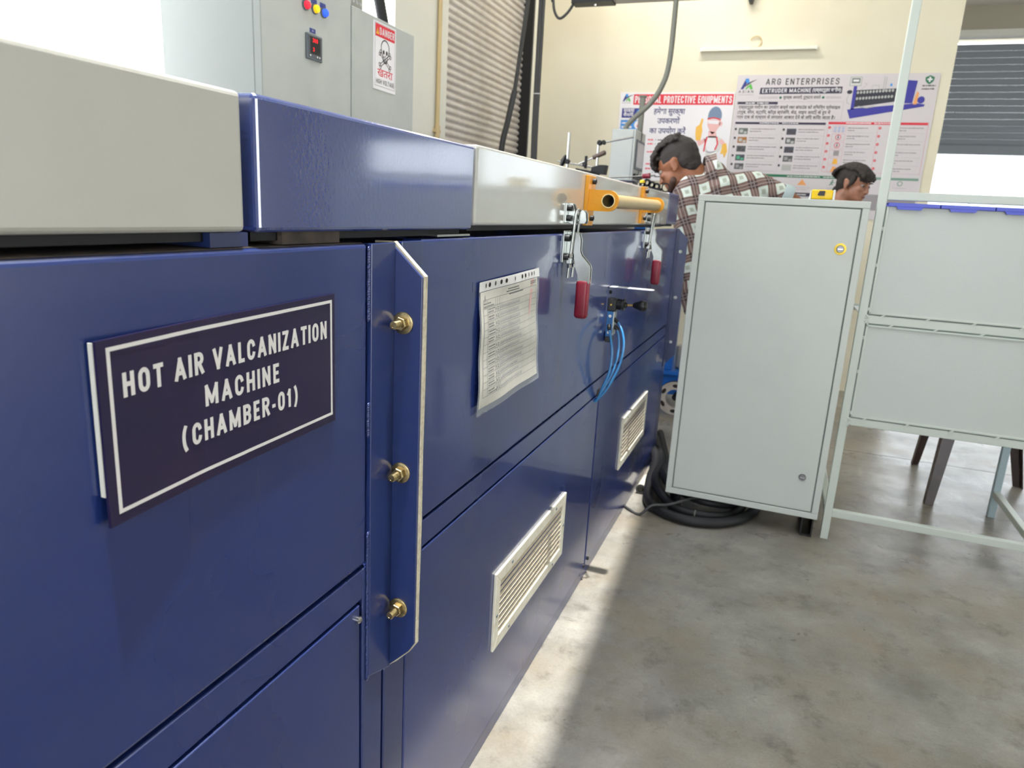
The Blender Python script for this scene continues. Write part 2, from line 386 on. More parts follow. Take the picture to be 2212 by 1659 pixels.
# flat print ---------------------------------------------------------
class P2:
    """flat shapes on plane 'X' (u=y, v=z, facing +x) or 'Y' (u=x, v=z, facing -y)"""
    def __init__(s, plane, d): s.pl = plane; s.d = d; s.v = []; s.f = []; s.lift = {}; s.k = 0; s.hold = False
    def poly(s, pts):
        k = len(s.v); s.v += list(pts); s.f.append(tuple(range(k, k+len(pts))))
        if not s.hold: s.k += 1
        for i in range(k, k+len(pts)): s.lift[i] = (s.k % 12)*2e-5     # neighbouring strokes never share a plane
        return s
    def rect(s, u0, u1, v0, v1): return s.poly([(u0, v0), (u1, v0), (u1, v1), (u0, v1)])
    def disc(s, u, v, r, ry=None, n=16): return s.poly([(u+r*math.cos(6.2832*k/n), v+(ry or r)*math.sin(6.2832*k/n)) for k in range(n)])
    def stroke(s, pts, t, closed=False, cap=0.0):
        pts = [Vector(p) for p in pts]; N = len(pts)
        if N < 2: return s
        if cap and not closed:
            pts[0] = pts[0]-(pts[1]-pts[0]).normalized()*cap; pts[-1] = pts[-1]+(pts[-1]-pts[-2]).normalized()*cap
        L = []; R = []
        for i in range(N):
            a = (pts[i]-pts[i-1]) if (i > 0 or closed) else None
            b = (pts[(i+1) % N]-pts[i]) if (i < N-1 or closed) else None
            a = a or b; b = b or a
            if a.length < 1e-9: a = b
            if b.length < 1e-9: b = a
            na = Vector((-a.y, a.x)).normalized(); nb = Vector((-b.y, b.x)).normalized()
            m = (na+nb)
            if m.length < 1e-3: m = na.copy()
            m.normalize(); k = 1/max(.5, m.dot(na)); L.append(pts[i]+m*t/2*k); R.append(pts[i]-m*t/2*k)
        s.k += 1; s.hold = True
        for i in range(N if closed else N-1):
            j = (i+1) % N; s.poly([tuple(R[i]), tuple(R[j]), tuple(L[j]), tuple(L[i])])
        s.hold = False
        return s
    def ring(s, u0, u1, v0, v1, t):
        return s.rect(u0, u1, v0, v0+t).rect(u0, u1, v1-t, v1).rect(u0, u0+t, v0+t, v1-t).rect(u1-t, u1, v0+t, v1-t)
    def scribble(s, u0, u1, v, h):
        u = u0
        while u < u1:
            w = random.uniform(.006, .022)
            s.rect(u, min(u+w, u1), v-h*random.uniform(.3, .5), v+h*random.uniform(.3, .5)); u += w+random.uniform(.001, .004)
        return s
    def build(s, name, m, parent=None):
        off = wloc(parent) if parent else Vector((0, 0, 0)); me = bpy.data.meshes.new(name)
        if s.pl == 'X': vs = [Vector((s.d+s.lift.get(i, 0), u, v))-off for i, (u, v) in enumerate(s.v)]
        else: vs = [Vector((u, s.d-s.lift.get(i, 0), v))-off for i, (u, v) in enumerate(s.v)]
        me.from_pydata(vs, [], s.f); me.materials.append(MAT[m])
        o = bpy.data.objects.new(name, me); COL.objects.link(o)
        if parent: o.parent = parent
        return o
def arc(cx, cy, rx, ry, a0, a1, n=9):
    return [(cx+rx*math.cos(math.radians(a0+(a1-a0)*k/(n-1))), cy+ry*math.sin(math.radians(a0+(a1-a0)*k/(n-1)))) for k in range(n)]
GL = {
 'A': (.52, [[(0, 0), (.5, 1)], [(.5, 1), (1, 0)], [(.2, .28), (.8, .28)]]), 'B': (.46, [[(0, 0), (0, 1)], [(0, 1)]+arc(.5, .77, .45, .23, 90, -90)+[(0, .54)], [(0, .54)]+arc(.5, .27, .5, .27, 90, -90)+[(0, 0)]]),
 'C': (.46, [arc(.5, .7, .5, .3, 12, 180)+arc(.5, .3, .5, .3, 180, 348)]), 'D': (.46, [[(0, 0), (0, 1)]+arc(.45, .65, .55, .35, 90, 0)+arc(.45, .35, .55, .35, 0, -90)+[(0, 0)]]),
 'E': (.38, [[(1, 1), (0, 1), (0, 0), (1, 0)], [(0, .52), (.85, .52)]]), 'F': (.38, [[(1, 1), (0, 1), (0, 0)], [(0, .52), (.85, .52)]]),
 'G': (.47, [arc(.5, .7, .5, .3, 12, 180)+arc(.5, .3, .5, .3, 180, 360)+[(1, .46), (.55, .46)]]), 'H': (.46, [[(0, 0), (0, 1)], [(1, 0), (1, 1)], [(0, .52), (1, .52)]]),
 'I': (.15, [[(.5, 0), (.5, 1)]]), 'L': (.37, [[(0, 1), (0, 0), (1, 0)]]), 'M': (.6, [[(0, 0), (0, 1)], [(0, 1), (.5, .12)], [(.5, .12), (1, 1)], [(1, 1), (1, 0)]]),
 'N': (.47, [[(0, 0), (0, 1)], [(0, 1), (1, 0)], [(1, 0), (1, 1)]]), 'O': (.47, ['c', arc(.5, .7, .5, .3, 0, 180)+arc(.5, .3, .5, .3, 180, 360)]),
 'P': (.45, [[(0, 0), (0, 1)], [(0, 1)]+arc(.5, .73, .5, .27, 90, -90)+[(0, .46)]]), 'Q': (.47, ['c', arc(.5, .7, .5, .3, 0, 180)+arc(.5, .3, .5, .3, 180, 360)]),
 'R': (.46, [[(0, 0), (0, 1)], [(0, 1)]+arc(.5, .75, .48, .25, 90, -90)+[(0, .5)], [(.5, .5), (1, 0)]]),
 'S': (.45, [arc(.5, .75, .5, .25, 10, 200, 8)+arc(.5, .25, .5, .27, 65, -170, 10)]), 'T': (.44, [[(0, 1), (1, 1)], [(.5, 1), (.5, 0)]]),
 'U': (.46, [[(0, 1)]+arc(.5, .3, .5, .3, 180, 360)+[(1, 1)]]), 'V': (.5, [[(0, 1), (.5, 0)], [(.5, 0), (1, 1)]]), 'X': (.5, [[(0, 0), (1, 1)], [(0, 1), (1, 0)]]),
 'Z': (.42, [[(0, 1), (1, 1)], [(1, 1), (0, 0)], [(0, 0), (1, 0)]]), 'Y': (.5, [[(0, 1), (.5, .45)], [(1, 1), (.5, .45)], [(.5, .45), (.5, 0)]]),
 '(': (.36, [arc(1.5, .47, 1.4, .8, 130, 230, 9)]), ')': (.36, [arc(-.5, .47, 1.4, .8, 50, -50, 9)]), '-': (.26, [[(0, .38), (1, .38)]]),
 '0': (.45, ['c', arc(.5, .7, .5, .3, 0, 180)+arc(.5, .3, .5, .3, 180, 360)]), '1': (.28, [[(1, 0), (1, 1)], [(1, 1), (.1, .8)]]),
 '3': (.43, [arc(.45, .76, .5, .24, 160, -80, 9)+arc(.45, .26, .55, .27, 80, -160, 9)]), ' ': (.2, [])}
def letters(p2, text, u0, u1, v0, h, t=.15, slope=0.0, gap=.07):
    """condensed sans lettering from u0 to u1, baseline v0, cap height h"""
    tot = sum(GL[c][0]+gap for c in text)-gap; k = (u1-u0)/tot; x = 0.0; th = t*h
    for c in text:
        w, strokes = GL[c]; closed = False
        for st in strokes:
            if st == 'c': closed = True; continue
            pts = [(u0+k*x+(.5*t*k+a*(w-t)*k), v0+h*(.5*t+b*(1-t))) for a, b in st]
            pts = [(a, b+slope*(a-u0)) for a, b in pts]
            p2.stroke(pts, th*.92, closed, cap=0 if closed else th*.42)
        x += w+gap
    return p2
def font_text(name, body, u0, u1, v, m, parent, plane, d, bold=0.0, size=None):
    """Devanagari lettering set with Blender's built-in font, fitted between u0 and u1, baseline v"""
    cu = bpy.data.curves.new('tmp', 'FONT'); cu.body = body; cu.size = 1; cu.offset = bold; cu.resolution_u = 3
    t = bpy.data.objects.new('tmp', cu); COL.objects.link(t)
    me = bpy.data.meshes.new_from_object(t.evaluated_get(bpy.context.evaluated_depsgraph_get()))
    xs = [p.co.x for p in me.vertices] or [0, 1]; a, b = min(xs), max(xs); k = (u1-u0)/(b-a); ky = size or k
    p = P2(plane, d); p.v = [(u0+(q.co.x-a)*k, v+q.co.y*ky) for q in me.vertices]; p.f = [tuple(f.vertices) for f in me.polygons]
    bpy.data.objects.remove(t); bpy.data.curves.remove(cu); bpy.data.meshes.remove(me)
    return p.build(name, m, parent)

# ================================================================== the setting
def shell():
    # concrete floor: dark bed with two poured slabs and an open joint between them
    fl = struct(MB().box(-1.675, 6.2, -5.2, 8.2, -.16, -.012).build('floor', 'groove_dark'))
    MB().box(-1.675, 6.2, -5.2, 3.928, -.012, 0).build('slab', 'concrete', fl)
    MB().box(-1.675, 6.2, 3.933, 8.2, -.012, 0).build('slab', 'concrete', fl)
    struct(MB().box(-14, 16, -14, 22, -.3, -.165).build('ground_outside', 'ground_dust'))
    # wall on the left: wide doorway, pier, shutter bay, short return to the back wall
    w = MB()
    for y0, y1, z0, z1 in ((-5.2, 1.28, 0, 4.2), (1.28, 3.3, 3.5, 4.2), (3.3, 3.88, 0, 4.2), (3.88, 5.28, 3.3, 4.2), (5.28, 5.6, 0, 4.2)):
        w.box(-1.675, -1.475, y0, y1, z0, z1)
    struct(w.build('wall_left', 'wall_white'))
    struct(MB().box(-1.475, 1.275, 5.42, 5.6, 0, 4.2).build('wall_back', 'wall_cream'))
    w = MB()
    for x0, x1, z0, z1 in ((-1.675, .9, 0, 3.3), (.9, 4.7, 2.86, 3.3), (4.7, 6.2, 0, 3.3)):
        w.box(x0, x1, 8.0, 8.2, z0, z1)
    struct(w.build('wall_far', 'beam_grey'))
    struct(MB().box(.9, 4.7, 7.93, 8.0, 2.86, 2.915).build('trim_1', 'trim_white'))
    struct(MB().box(-1.675, 6.2, 5.6, 8.0, 3.13, 3.3).build('ceiling_low', 'ceiling_white'))
    struct(MB().box(1.275, 6.2, 5.42, 5.6, 3.13, 4.2).build('trim_2', 'ceiling_white'))
    struct(MB().box(-1.675, -1.475, 5.6, 8.0, 0, 3.3).build('wall_left_far', 'wall_white'))
    w = MB()
    for y0, y1, z0, z1 in ((-5.2, 2.0, 0, 4.2), (2.0, 3.6, 2.5, 4.2), (3.6, 8.2, 0, 4.2)):
        w.box(6.0, 6.2, y0, y1, z0, z1)
    struct(w.build('wall_right', 'wall_white'))
    w = MB()
    for x0, x1, z0, z1 in ((-1.675, .6, 0, 4.2), (.6, 3.6, 3.0, 4.2), (3.6, 6.2, 0, 4.2)):
        w.box(x0, x1, -5.2, -5.0, z0, z1)
    struct(w.build('wall_rear', 'wall_white'))
    # roof with an assumed, unseen slot, shaped to cast the sun strip beside the machine
    e = lambda y: .135+.294-.048*(y+.21-1.2)
    c = MB()
    c.prism([(-1.675, -5.2), (-.35, -5.2), (-.35, 5.6), (-1.675, 5.6)], 'Z', 4.2, 4.3)
    c.prism([(e(-2.0), -2.0), (6.2, -2.0), (6.2, 3.0), (e(3.0), 3.0)], 'Z', 4.2, 4.3)
    c.prism([(-.35, -5.2), (6.2, -5.2), (6.2, -2.0), (-.35, -2.0)], 'Z', 4.2, 4.3)
    c.prism([(-.35, 3.0), (6.2, 3.0), (6.2, 5.6), (-.35, 5.6)], 'Z', 4.2, 4.3)
    struct(c.build('ceiling', 'ceiling_white'))
shell()

def shutter(name, label, axis, pos, a0, a1, z0, z1, pitch, m, loc, dp=1.0):
    t = thing(name, label, 'shutter', loc)
    # one curved lath, repeated
    prof = [(p*dp, q) for p, q in [(0, 0), (.004, .006), (.012, pitch*.3), (.014, pitch*.5), (.012, pitch*.7), (.004, pitch-.006), (0, pitch-.0005), (-.003, pitch-.0005), (-.003, 0)]]
    mb = MB()
    if axis == 'X': mb.add([(pos+p, a, z0+q) for a in (a0, a1) for p, q in prof], [])
    else: mb.add([(a, pos-p, z0+q) for a in (a0, a1) for p, q in prof], [])
    n = len(prof); mb.f = [(i, (i+1) % n, n+(i+1) % n, n+i) for i in range(n)]+[tuple(range(n)), tuple(range(2*n-1, n-1, -1))]
    s0 = mb.build('slat', m, t)
    k = 1
    while z0+(k+1)*pitch <= z1:
        s = dup(s0, t); s.location = (0, 0, k*pitch); k += 1
    return t
sl = shutter('rolling_shutter', 'closed beige-grey rolling shutter in the left wall beside the corner', 'X', -1.56, 3.88, 5.26, .03, 3.3, .043, 'shutter_grey', (-1.56, 4.57, 0))
MB().box(-1.6, -1.48, 5.255, 5.28, 0, 3.3).build('guide_rail', 'black_steel', sl)
MB().box(-1.6, -1.50, 3.88, 3.90, 0, 3.3).build('guide_rail', 'shutter_grey', sl)
MB().box(-1.58, -1.54, 3.9, 5.255, 0, .03).build('bottom_bar', 'shutter_grey', sl)
sf = shutter('rolling_shutter', 'half-raised blue-grey rolling shutter above the bright far doorway', 'Y', 8.08, .9, 4.7, 1.94, 2.88, .059, 'shutter_blue_grey', (2.8, 8.08, 0), .5)
MB().box(.9, 4.7, 8.06, 8.1, 1.86, 1.94).build('bottom_bar', 'shutter_blue_grey', sf)
MB().box(.9, .96, 8.02, 8.14, 0, 2.86).build('guide_rail', 'shutter_blue_grey', sf)
MB().box(4.64, 4.7, 8.02, 8.14, 0, 2.86).build('guide_rail', 'shutter_blue_grey', sf)

def fence():
    t = thing('corrugated_fence', 'white corrugated metal sheet fence outside the far doorway', 'fence', (4.0, 11.5, -.165))
    for k in range(7):
        x0 = -.4+k*1.5; pts = []
        for i in range(13):
            x = x0+i*.12
            pts += [(x, 11.5), (x+.078, 11.5), (x+.088, 11.465), (x+.11, 11.465)]
        mb = MB(); n = len(pts)
        mb.add([(x, y, -.165) for x, y in pts]+[(x, y, 2.6) for x, y in pts], [(i, i+1, n+i+1, n+i) for i in range(n-1)])
        o = mb.build('sheet', 'sheet_white', t)
        m = o.modifiers.new('thickness', 'SOLIDIFY'); m.thickness = .002
fence()

def added_fill_batten():  # unseen fixture, added to brighten the back wall
    t = thing('added_fill_batten', 'added white fill batten out of view, brightening the back wall', 'lamp', (-.45, 4.75, 3.3))
    MB().box(-1.05, .15, 4.71, 4.79, 3.33, 3.37).build('housing', 'trim_white', t, bevel=.004)
    MB().box(-1.03, .13, 4.72, 4.78, 3.315, 3.33).build('diffuser', 'fill_glow', t)
    for x in (-.9, 0.0): MB().cyl((x, 4.75, 3.37), (x, 4.75, 4.2), .004, n=8).build('hanger', 'steel', t)
    l = bpy.data.lights.new('added_fill_lamp', 'AREA'); l.shape = 'RECTANGLE'; l.size = 1.15; l.size_y = .06; l.energy = 46; l.color = (1, .96, .88)
    o = bpy.data.objects.new('added_fill_lamp', l); COL.objects.link(o); o.parent = t; o.location = (0, 0, .008)
mat('fill_glow', C(255, 250, 235), .5, emit=(C(255, 248, 230), 3.0))
added_fill_batten()

# ================================================================== the hot air machine
def hexnut(mb, c, axis, af, h):
    c = Vector(c); t = Vector(axis).normalized(); r = af/math.sqrt(3)
    mb.tube([c, c+t*h*.86, c+t*h], [r, r, r*.9], 6); return mb
def cap_screw(name, m, parent, c, axis, r, h):
    c = Vector(c); t = Vector(axis).normalized()
    mb = MB().lathe(c, t, [(0, r), (h*.9, r), (h, r*.9), (h, r*.55), (h*.5, r*.5)], 14)
    return mb.build(name, m, parent, smooth=True)
def angle_flange(par, y_back, y_front, flip):
    """upright angle: a leg flat on the chamber face and a bolted leg standing out from it"""
    out = [(-.004, 1.083), (.0425, 1.0415), (.0425, .514), (.034, .500), (-.004, .462)]
    MB().prism(out, 'Y', y_back, y_front).build('flange_leg', 'blue_frame', par, bevel=.0006)

def vent(par, y0, y1, z0, z1):
    fr = MB(); b = .026
    fr.prism([(y0, z0), (y1, z0), (y1-b, z0+b), (y0+b, z0+b)], 'X', 0, .006).prism([(y0, z1), (y0+b, z1-b), (y1-b, z1-b), (y1, z1)], 'X', 0, .006)
    fr.prism([(y0, z0), (y0+b, z0+b), (y0+b, z1-b), (y0, z1)], 'X', 0, .006).prism([(y1, z0), (y1, z1), (y1-b, z1-b), (y1-b, z0+b)], 'X', 0, .006)
    f = fr.build('vent_grille', 'grille_white', par, bevel=.0012)
    MB().box(-.012, -.0105, y0+b, y1-b, z0+b, z1-b).build('backing', 'dark_hole', f)
    n = 9; p = (z1-z0-2*b)/n; zc = z0+b+p*.5
    s0 = MB().prism([(-.0095, zc+.0065), (-.0075, zc+.0065), (.0035, zc-.006), (.0015, zc-.0065)], 'Y', y0+b, y1-b).build('slat', 'grille_slat', f)
    for k in range(1, n):
        s = dup(s0, f); s.location = (0, 0, k*p)
    for y, z in ((y0+.09, z1-.012), (y1-.09, z1-.012), (y0+.09, z0+.012), (y1-.09, z0+.012), (y0+.012, (z0+z1)/2-.01), (y1-.012, (z0+z1)/2)):
        MB().lathe((.006, y, z), (1, 0, 0), [(0, .0042), (.001, .004), (.0018, .002)], 10).build('screw', 'bezel_dark', f, smooth=True)

def chambers():
    # ---------------- near chamber
    t = thing('oven_chamber', 'near dark blue oven chamber carrying the nameplate, ends at the bolted flange', 'machine', (-.37, .0, 0))
    # face with a recess behind the panels so that the joints stay dark
    MB().box(-.75, -.018, -.9, .786, .03, 1.076).build('body', 'blue_frame', t)
    MB().box(-.03, 0, -.9, .7405, .6615, 1.083).build('upper_panel', 'blue_paint', t, bevel=.005, seg=3)
    MB().box(-.03, -.0005, -.9, .7405, .6125, .657).build('rail', 'blue_paint', t, bevel=.0018)
    MB().box(-.03, 0, -.9, .7255, .04, .608).build('lower_panel', 'blue_paint', t, bevel=.0018)
    MB().box(-.03, -.002, -.9, .7255, .0, .037).build('plinth', 'blue_frame', t, bevel=.001)
    MB().box(-.03, 0, .7325, .783, .0, .6575).build('corner_post', 'blue_frame', t, bevel=.0015)
    MB().box(-.73, -.02, -.88, .78, 0, .03).build('base', 'black_steel', t)
    MB().box(-.2, -.005, -.9, .735, 1.0832, 1.0838).build('top_flange', 'dusty_steel', t)
    # angle iron
    MB().prism([(.7445, .486), (.8, .466), (.8, 1.083), (.7445, 1.083)], 'X', -.01, .0035).build('angle_iron', 'blue_frame', t, bevel=.0008)
    angle_flange(t, .8, .8045, 0)
    for z0, z1 in ((.992, 1.076), (.842, .884), (.484, .705)):
        w = MB(); z = z0
        while z < z1:
            w.ell((.0012, .7425+random.uniform(-.0006, .0006), z), (.0016, .0042, .0042), nu=8, nv=6); z += .003
        w.build('weld_bead', 'blue_frame', t, smooth=True)
    for z in (.981, .774, .567):
        b = MB().lathe((.0165, .8, z), (0, -1, 0), [(0, .0146), (.0018, .0146), (.0022, .0138), (.0022, .006)], 28).build('washer', 'yellow_zinc', t, smooth=True)
        h = MB(); hexnut(h, (.0165, .7978, z), (0, -1, 0), .0165, .0088); h.build('nut', 'yellow_zinc', b, bevel=.0005)
        prof = [(-.001, .0048)]
        d = 0
        while d < .0135:
            prof += [(d, .0046), (d+.0006, .0053)]; d += .0012
        prof += [(.0142, .0048), (.0142, .003), (.0138, .0028)]
        MB().lathe((.0165, .789, z), (0, -1, 0), prof, 16).build('stud', 'yellow_zinc', b, smooth=True)
    # the corner screw of the lower panel
    s = MB().lathe((0, .7195, .589), (1, 0, 0), [(0, .005), (.004, .005), (.006, .003)], 10).build('screw', 'steel', t, smooth=True)
    # ---------------- fibre gasket between the flanges
    g = MB().prism([(-.03, 1.084), (-.001, 1.0845), (.0445, 1.043), (.0448, .9), (.0440, .8), (.0446, .7), (.0435, .582), (.0437, .512), (.0335, .4965), (.012, .474), (-.004, .461), (-.03, .461)], 'Y', .8046, .8124).build('flange_gasket', 'gasket_fibre', bevel=.0006)
    tag(g, 'cream fibre gasket strip squeezed between the two bolted chamber flanges', 'gasket')
    # ---------------- far chamber
    t = thing('oven_chamber', 'far dark blue oven chamber with vent grilles, document sleeve and hand valve', 'machine', (-.37, 2.05, 0))
    MB().box(-.75, -.018, .835, 3.29, .03, 1.076).build('body', 'blue_frame', t)
    out = [(-.004, 1.084), (.0432, 1.042), (.0432, .514), (.034, .500), (-.004, .462)]
    MB().prism(out, 'Y', .8126, .8172).build('flange_leg', 'blue_frame', t, bevel=.0006)
    MB().box(-.01, .0035, .8172, .873, .466, 1.084).build('angle_iron', 'blue_frame', t, bevel=.001)
    MB().box(-.03, 0, .8735, 3.22, .6615, 1.0855).build('upper_panel', 'blue_paint', t, bevel=.004, seg=3)
    MB().box(-.03, -.0005, .8735, 3.22, .6125, .657).build('rail', 'blue_paint', t, bevel=.0018)
    MB().box(-.03, 0, .790, .849, 0, .466).build('corner_post', 'blue_frame', t, bevel=.0015)
    MB().box(-.03, 0, .853, 2.004, .04, .608).build('lower_panel', 'blue_paint', t, bevel=.0018)
    MB().box(-.03, 0, 2.02, 3.22, .04, .608).build('lower_panel', 'blue_paint', t, bevel=.0018)
    MB().box(-.028, -.004, 2.004, 2.02, .04, .608).build('joint_strip', 'blue_frame', t)
    MB().box(-.03, -.002, .853, 3.29, 0, .037).build('plinth', 'blue_frame', t, bevel=.001)
    MB().box(-.73, -.02, .85, 3.28, 0, .03).build('base', 'black_steel', t)
    MB().box(-.01, .0035, 3.224, 3.294, .466, 1.086).build('angle_iron', 'blue_frame', t, bevel=.001)
    MB().box(-.03, 0, 3.224, 3.3, 0, .466).build('corner_post', 'blue_frame', t, bevel=.0015)
    plate('flange_leg', 'blue_frame', t, [(-.004, 1.087), (.0425, 1.0455), (.0425, .514), (-.004, .462)], [(.0165, .985, .0075), (.0165, .778, .0075), (.0165, .571, .0075)], 'Y', 3.294, 3.3)
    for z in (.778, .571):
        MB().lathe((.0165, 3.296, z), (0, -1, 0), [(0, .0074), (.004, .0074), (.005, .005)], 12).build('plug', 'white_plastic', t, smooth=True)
    for y, z in ((1.995, .05), (2.045, .052)):
        MB().lathe((0, y, z), (1, 0, 0), [(0, .006), (.004, .006), (.005, .004)], 10).build('screw', 'black_steel', t, smooth=True)
    MB().box(-.02, .0005, 1.985, 2.012, .606, .626).build('hose_port', 'dark_hole', t)
    vent(t, 1.219, 1.71, .2255, .406)
    vent(t, 2.39, 2.87, .238, .428)
chambers()

def lids():
    def lid(label, m, y0, y1, z0, z1, extra=None):
        t = thing('chamber_lid', label, 'lid', (-.37, (y0+y1)/2, z0))
        MB().box(-.75, 0, y0, y1, z0, z1).build('shell', m, t, bevel=.005, seg=3)
        MB().box(-.73, -.018, y0+.01, y1-.01, z0-.009, z0+.01).build('seal', 'black_rubber', t)
        return t
    lid('cream insulated lid over the near chamber, ends beside the glossy blue hood', 'cream_paint', -.9, .5345, 1.0985, 1.2205)
    a = lid('glossy dark blue hood section between the two cream lids', 'blue_paint_peel', .5505, 1.0415, 1.0975, 1.2225)
    MB().box(-.2, -.004, .93, 1.043, 1.0875, 1.0905).build('support_plate', 'steel', a)
    MB().box(-.2, -.012, .60, .70, 1.0845, 1.0975).build('packing_block', 'dusty_steel', a)
    MB().box(-.2, -.01, .50, .548, 1.0845, 1.0975).build('bracket', 'blue_frame', a)
    b = lid('cream lid with the yellow tube handle, over the far chamber', 'cream_paint_glossy', 1.05, 2.925, 1.103, 1.2265)
    lid('short dark blue end cap of the lid row beside the worker', 'blue_paint', 2.932, 3.19, 1.1045, 1.2285)
    # handle
    for y, dz in ((1.689, 0.0), (2.362, .005)):
        st = MB().box(0, .009, y-.007, y+.056, 1.103+dz, 1.2195+dz).build('handle_strap', 'yellow_paint', b, bevel=.0012)
        cx, cz = (.0575, 1.1625+dz) if y < 2 else (.052, 1.168)
        ear = [(.009, cz-.0245)]+circ(cx, cz, .0245, 15, -90, 90)+[(.009, cz+.0245)]
        plate('ear', 'yellow_paint', st, ear, [(cx, cz, .0158)], 'Y', y, y+.010)
        for z in (1.2065+dz, 1.1205+dz):
            cap_screw('bolt', 'black_steel', st, (.009, y+.028, z), (1, 0, 0), .0065, .009)
    MB().pipe((.0575, 1.687, 1.1625), (.052, 2.376, 1.168), .0165, .0142, 30).build('handle_tube', 'tan_tube', b, smooth=True)
    MB().cyl((.0569, 1.76, 1.1631), (.0565, 1.765, 1.1631), .0143, n=20).build('tube_plug', 'dark_hole', b)
lids()

def toggle_clamp(y, label, dz=0.0):
    t = thing('toggle_clamp', label, 'clamp', (0, y, 1.02+dz), 'toggle clamps holding the far lid down')
    Z = lambda z: z+dz
    # base on the chamber
    bs = MB().box(0, .003, y-.03, y+.02, Z(1.022), Z(1.092)).build('base_plate', 'bright_zinc', t, bevel=.0008)
    for s in (-.006, .014):
        MB().prism([(.003, Z(1.026)), (.028, Z(1.05)), (.03, Z(1.088)), (.003, Z(1.09))], 'Y', y+s, y+s+.0025).build('cheek', 'bright_zinc', bs, bevel=.0006)
    for z in (1.076, 1.034): cap_screw('screw', 'black_steel', bs, (.003, y-.02, Z(z)), (1, 0, 0), .0075, .011)
    # lever: two pressed side plates and the dipped grip
    lev = [(.014, 1.075), (.018, 1.086), (.026, 1.089), (.033, 1.083), (.036, 1.072), (.036, 1.05), (.040, 1.040), (.060, 1.020), (.063, 1.012), (.063, .978), (.035, .978), (.034, .995), (.027, 1.011), (.021, 1.042), (.017, 1.06)]
    for s in (-.011, .004):
        MB().prism([(x, Z(z)) for x, z in lev], 'Y', y+s, y+s+.003).build('lever_plate', 'bright_zinc', t, bevel=.0008)
    g = MB().box(.0315, .0625, y-.0135, y+.0095, Z(.897), Z(.986)).build('grip', 'red_vinyl', t, bevel=.0088, seg=4, smooth=True)
    # U bolt with adjusting nuts
    pts = [(.0135, y-.017, Z(.988)), (.0165, y-.017, Z(1.04)), (.022, y-.017, Z(1.128))]
    pts += [(.0235, y-.017+.017*(1-math.cos(a)), Z(1.131+.007*math.sin(a))) for a in (.3, .9, 1.57, 2.2, 2.85)]
    pts += [(.022, y+.017, Z(1.128)), (.0165, y+.017, Z(1.04)), (.0135, y+.017, Z(.988))]
    ub = MB().tube(pts, .0031, 10).build('u_bolt', 'bright_zinc', t, smooth=True)
    for s in (-.017, .017):
        MB().box(.0085, .0215, y+s-.0065, y+s+.0065, Z(1.019), Z(1.033)).build('trunnion', 'bright_zinc', ub, bevel=.002)
        for z in (1.034, 1.0105):
            h = MB(); hexnut(h, (.0155, y+s, Z(z)), (0, 0, 1), .0105, .008); h.build('nut', 'steel', ub, bevel=.0004)
    # catch on the lid
    ct = MB().box(0, .003, y-.027, y+.02, Z(1.109), Z(1.152)).build('catch_plate', 'bright_zinc', t, bevel=.0008)
    for s in (-.010, .009):
        MB().prism([(.003, Z(1.110)), (.014, Z(1.106)), (.028, Z(1.114)), (.020, Z(1.128)), (.012, Z(1.151)), (.003, Z(1.152))], 'Y', y+s, y+s+.0025).build('cheek', 'bright_zinc', ct, bevel=.0005)
        MB().prism([(.024, Z(1.108)), (.040, Z(1.108)), (.043, Z(1.114)), (.041, Z(1.132)), (.034, Z(1.139)), (.027, Z(1.134))], 'Y', y+s+.006, y+s+.009).build('hook', 'bright_zinc', ct, bevel=.0008)
    for z in (1.141, 1.119): cap_screw('screw', 'black_steel', ct, (.003, y-.018, Z(z)), (1, 0, 0), .0065, .010)
toggle_clamp(1.562, 'nearer red-handled toggle clamp left of the yellow lid handle')
toggle_clamp(2.515, 'farther red-handled toggle clamp beneath the far end of the yellow handle', .003)

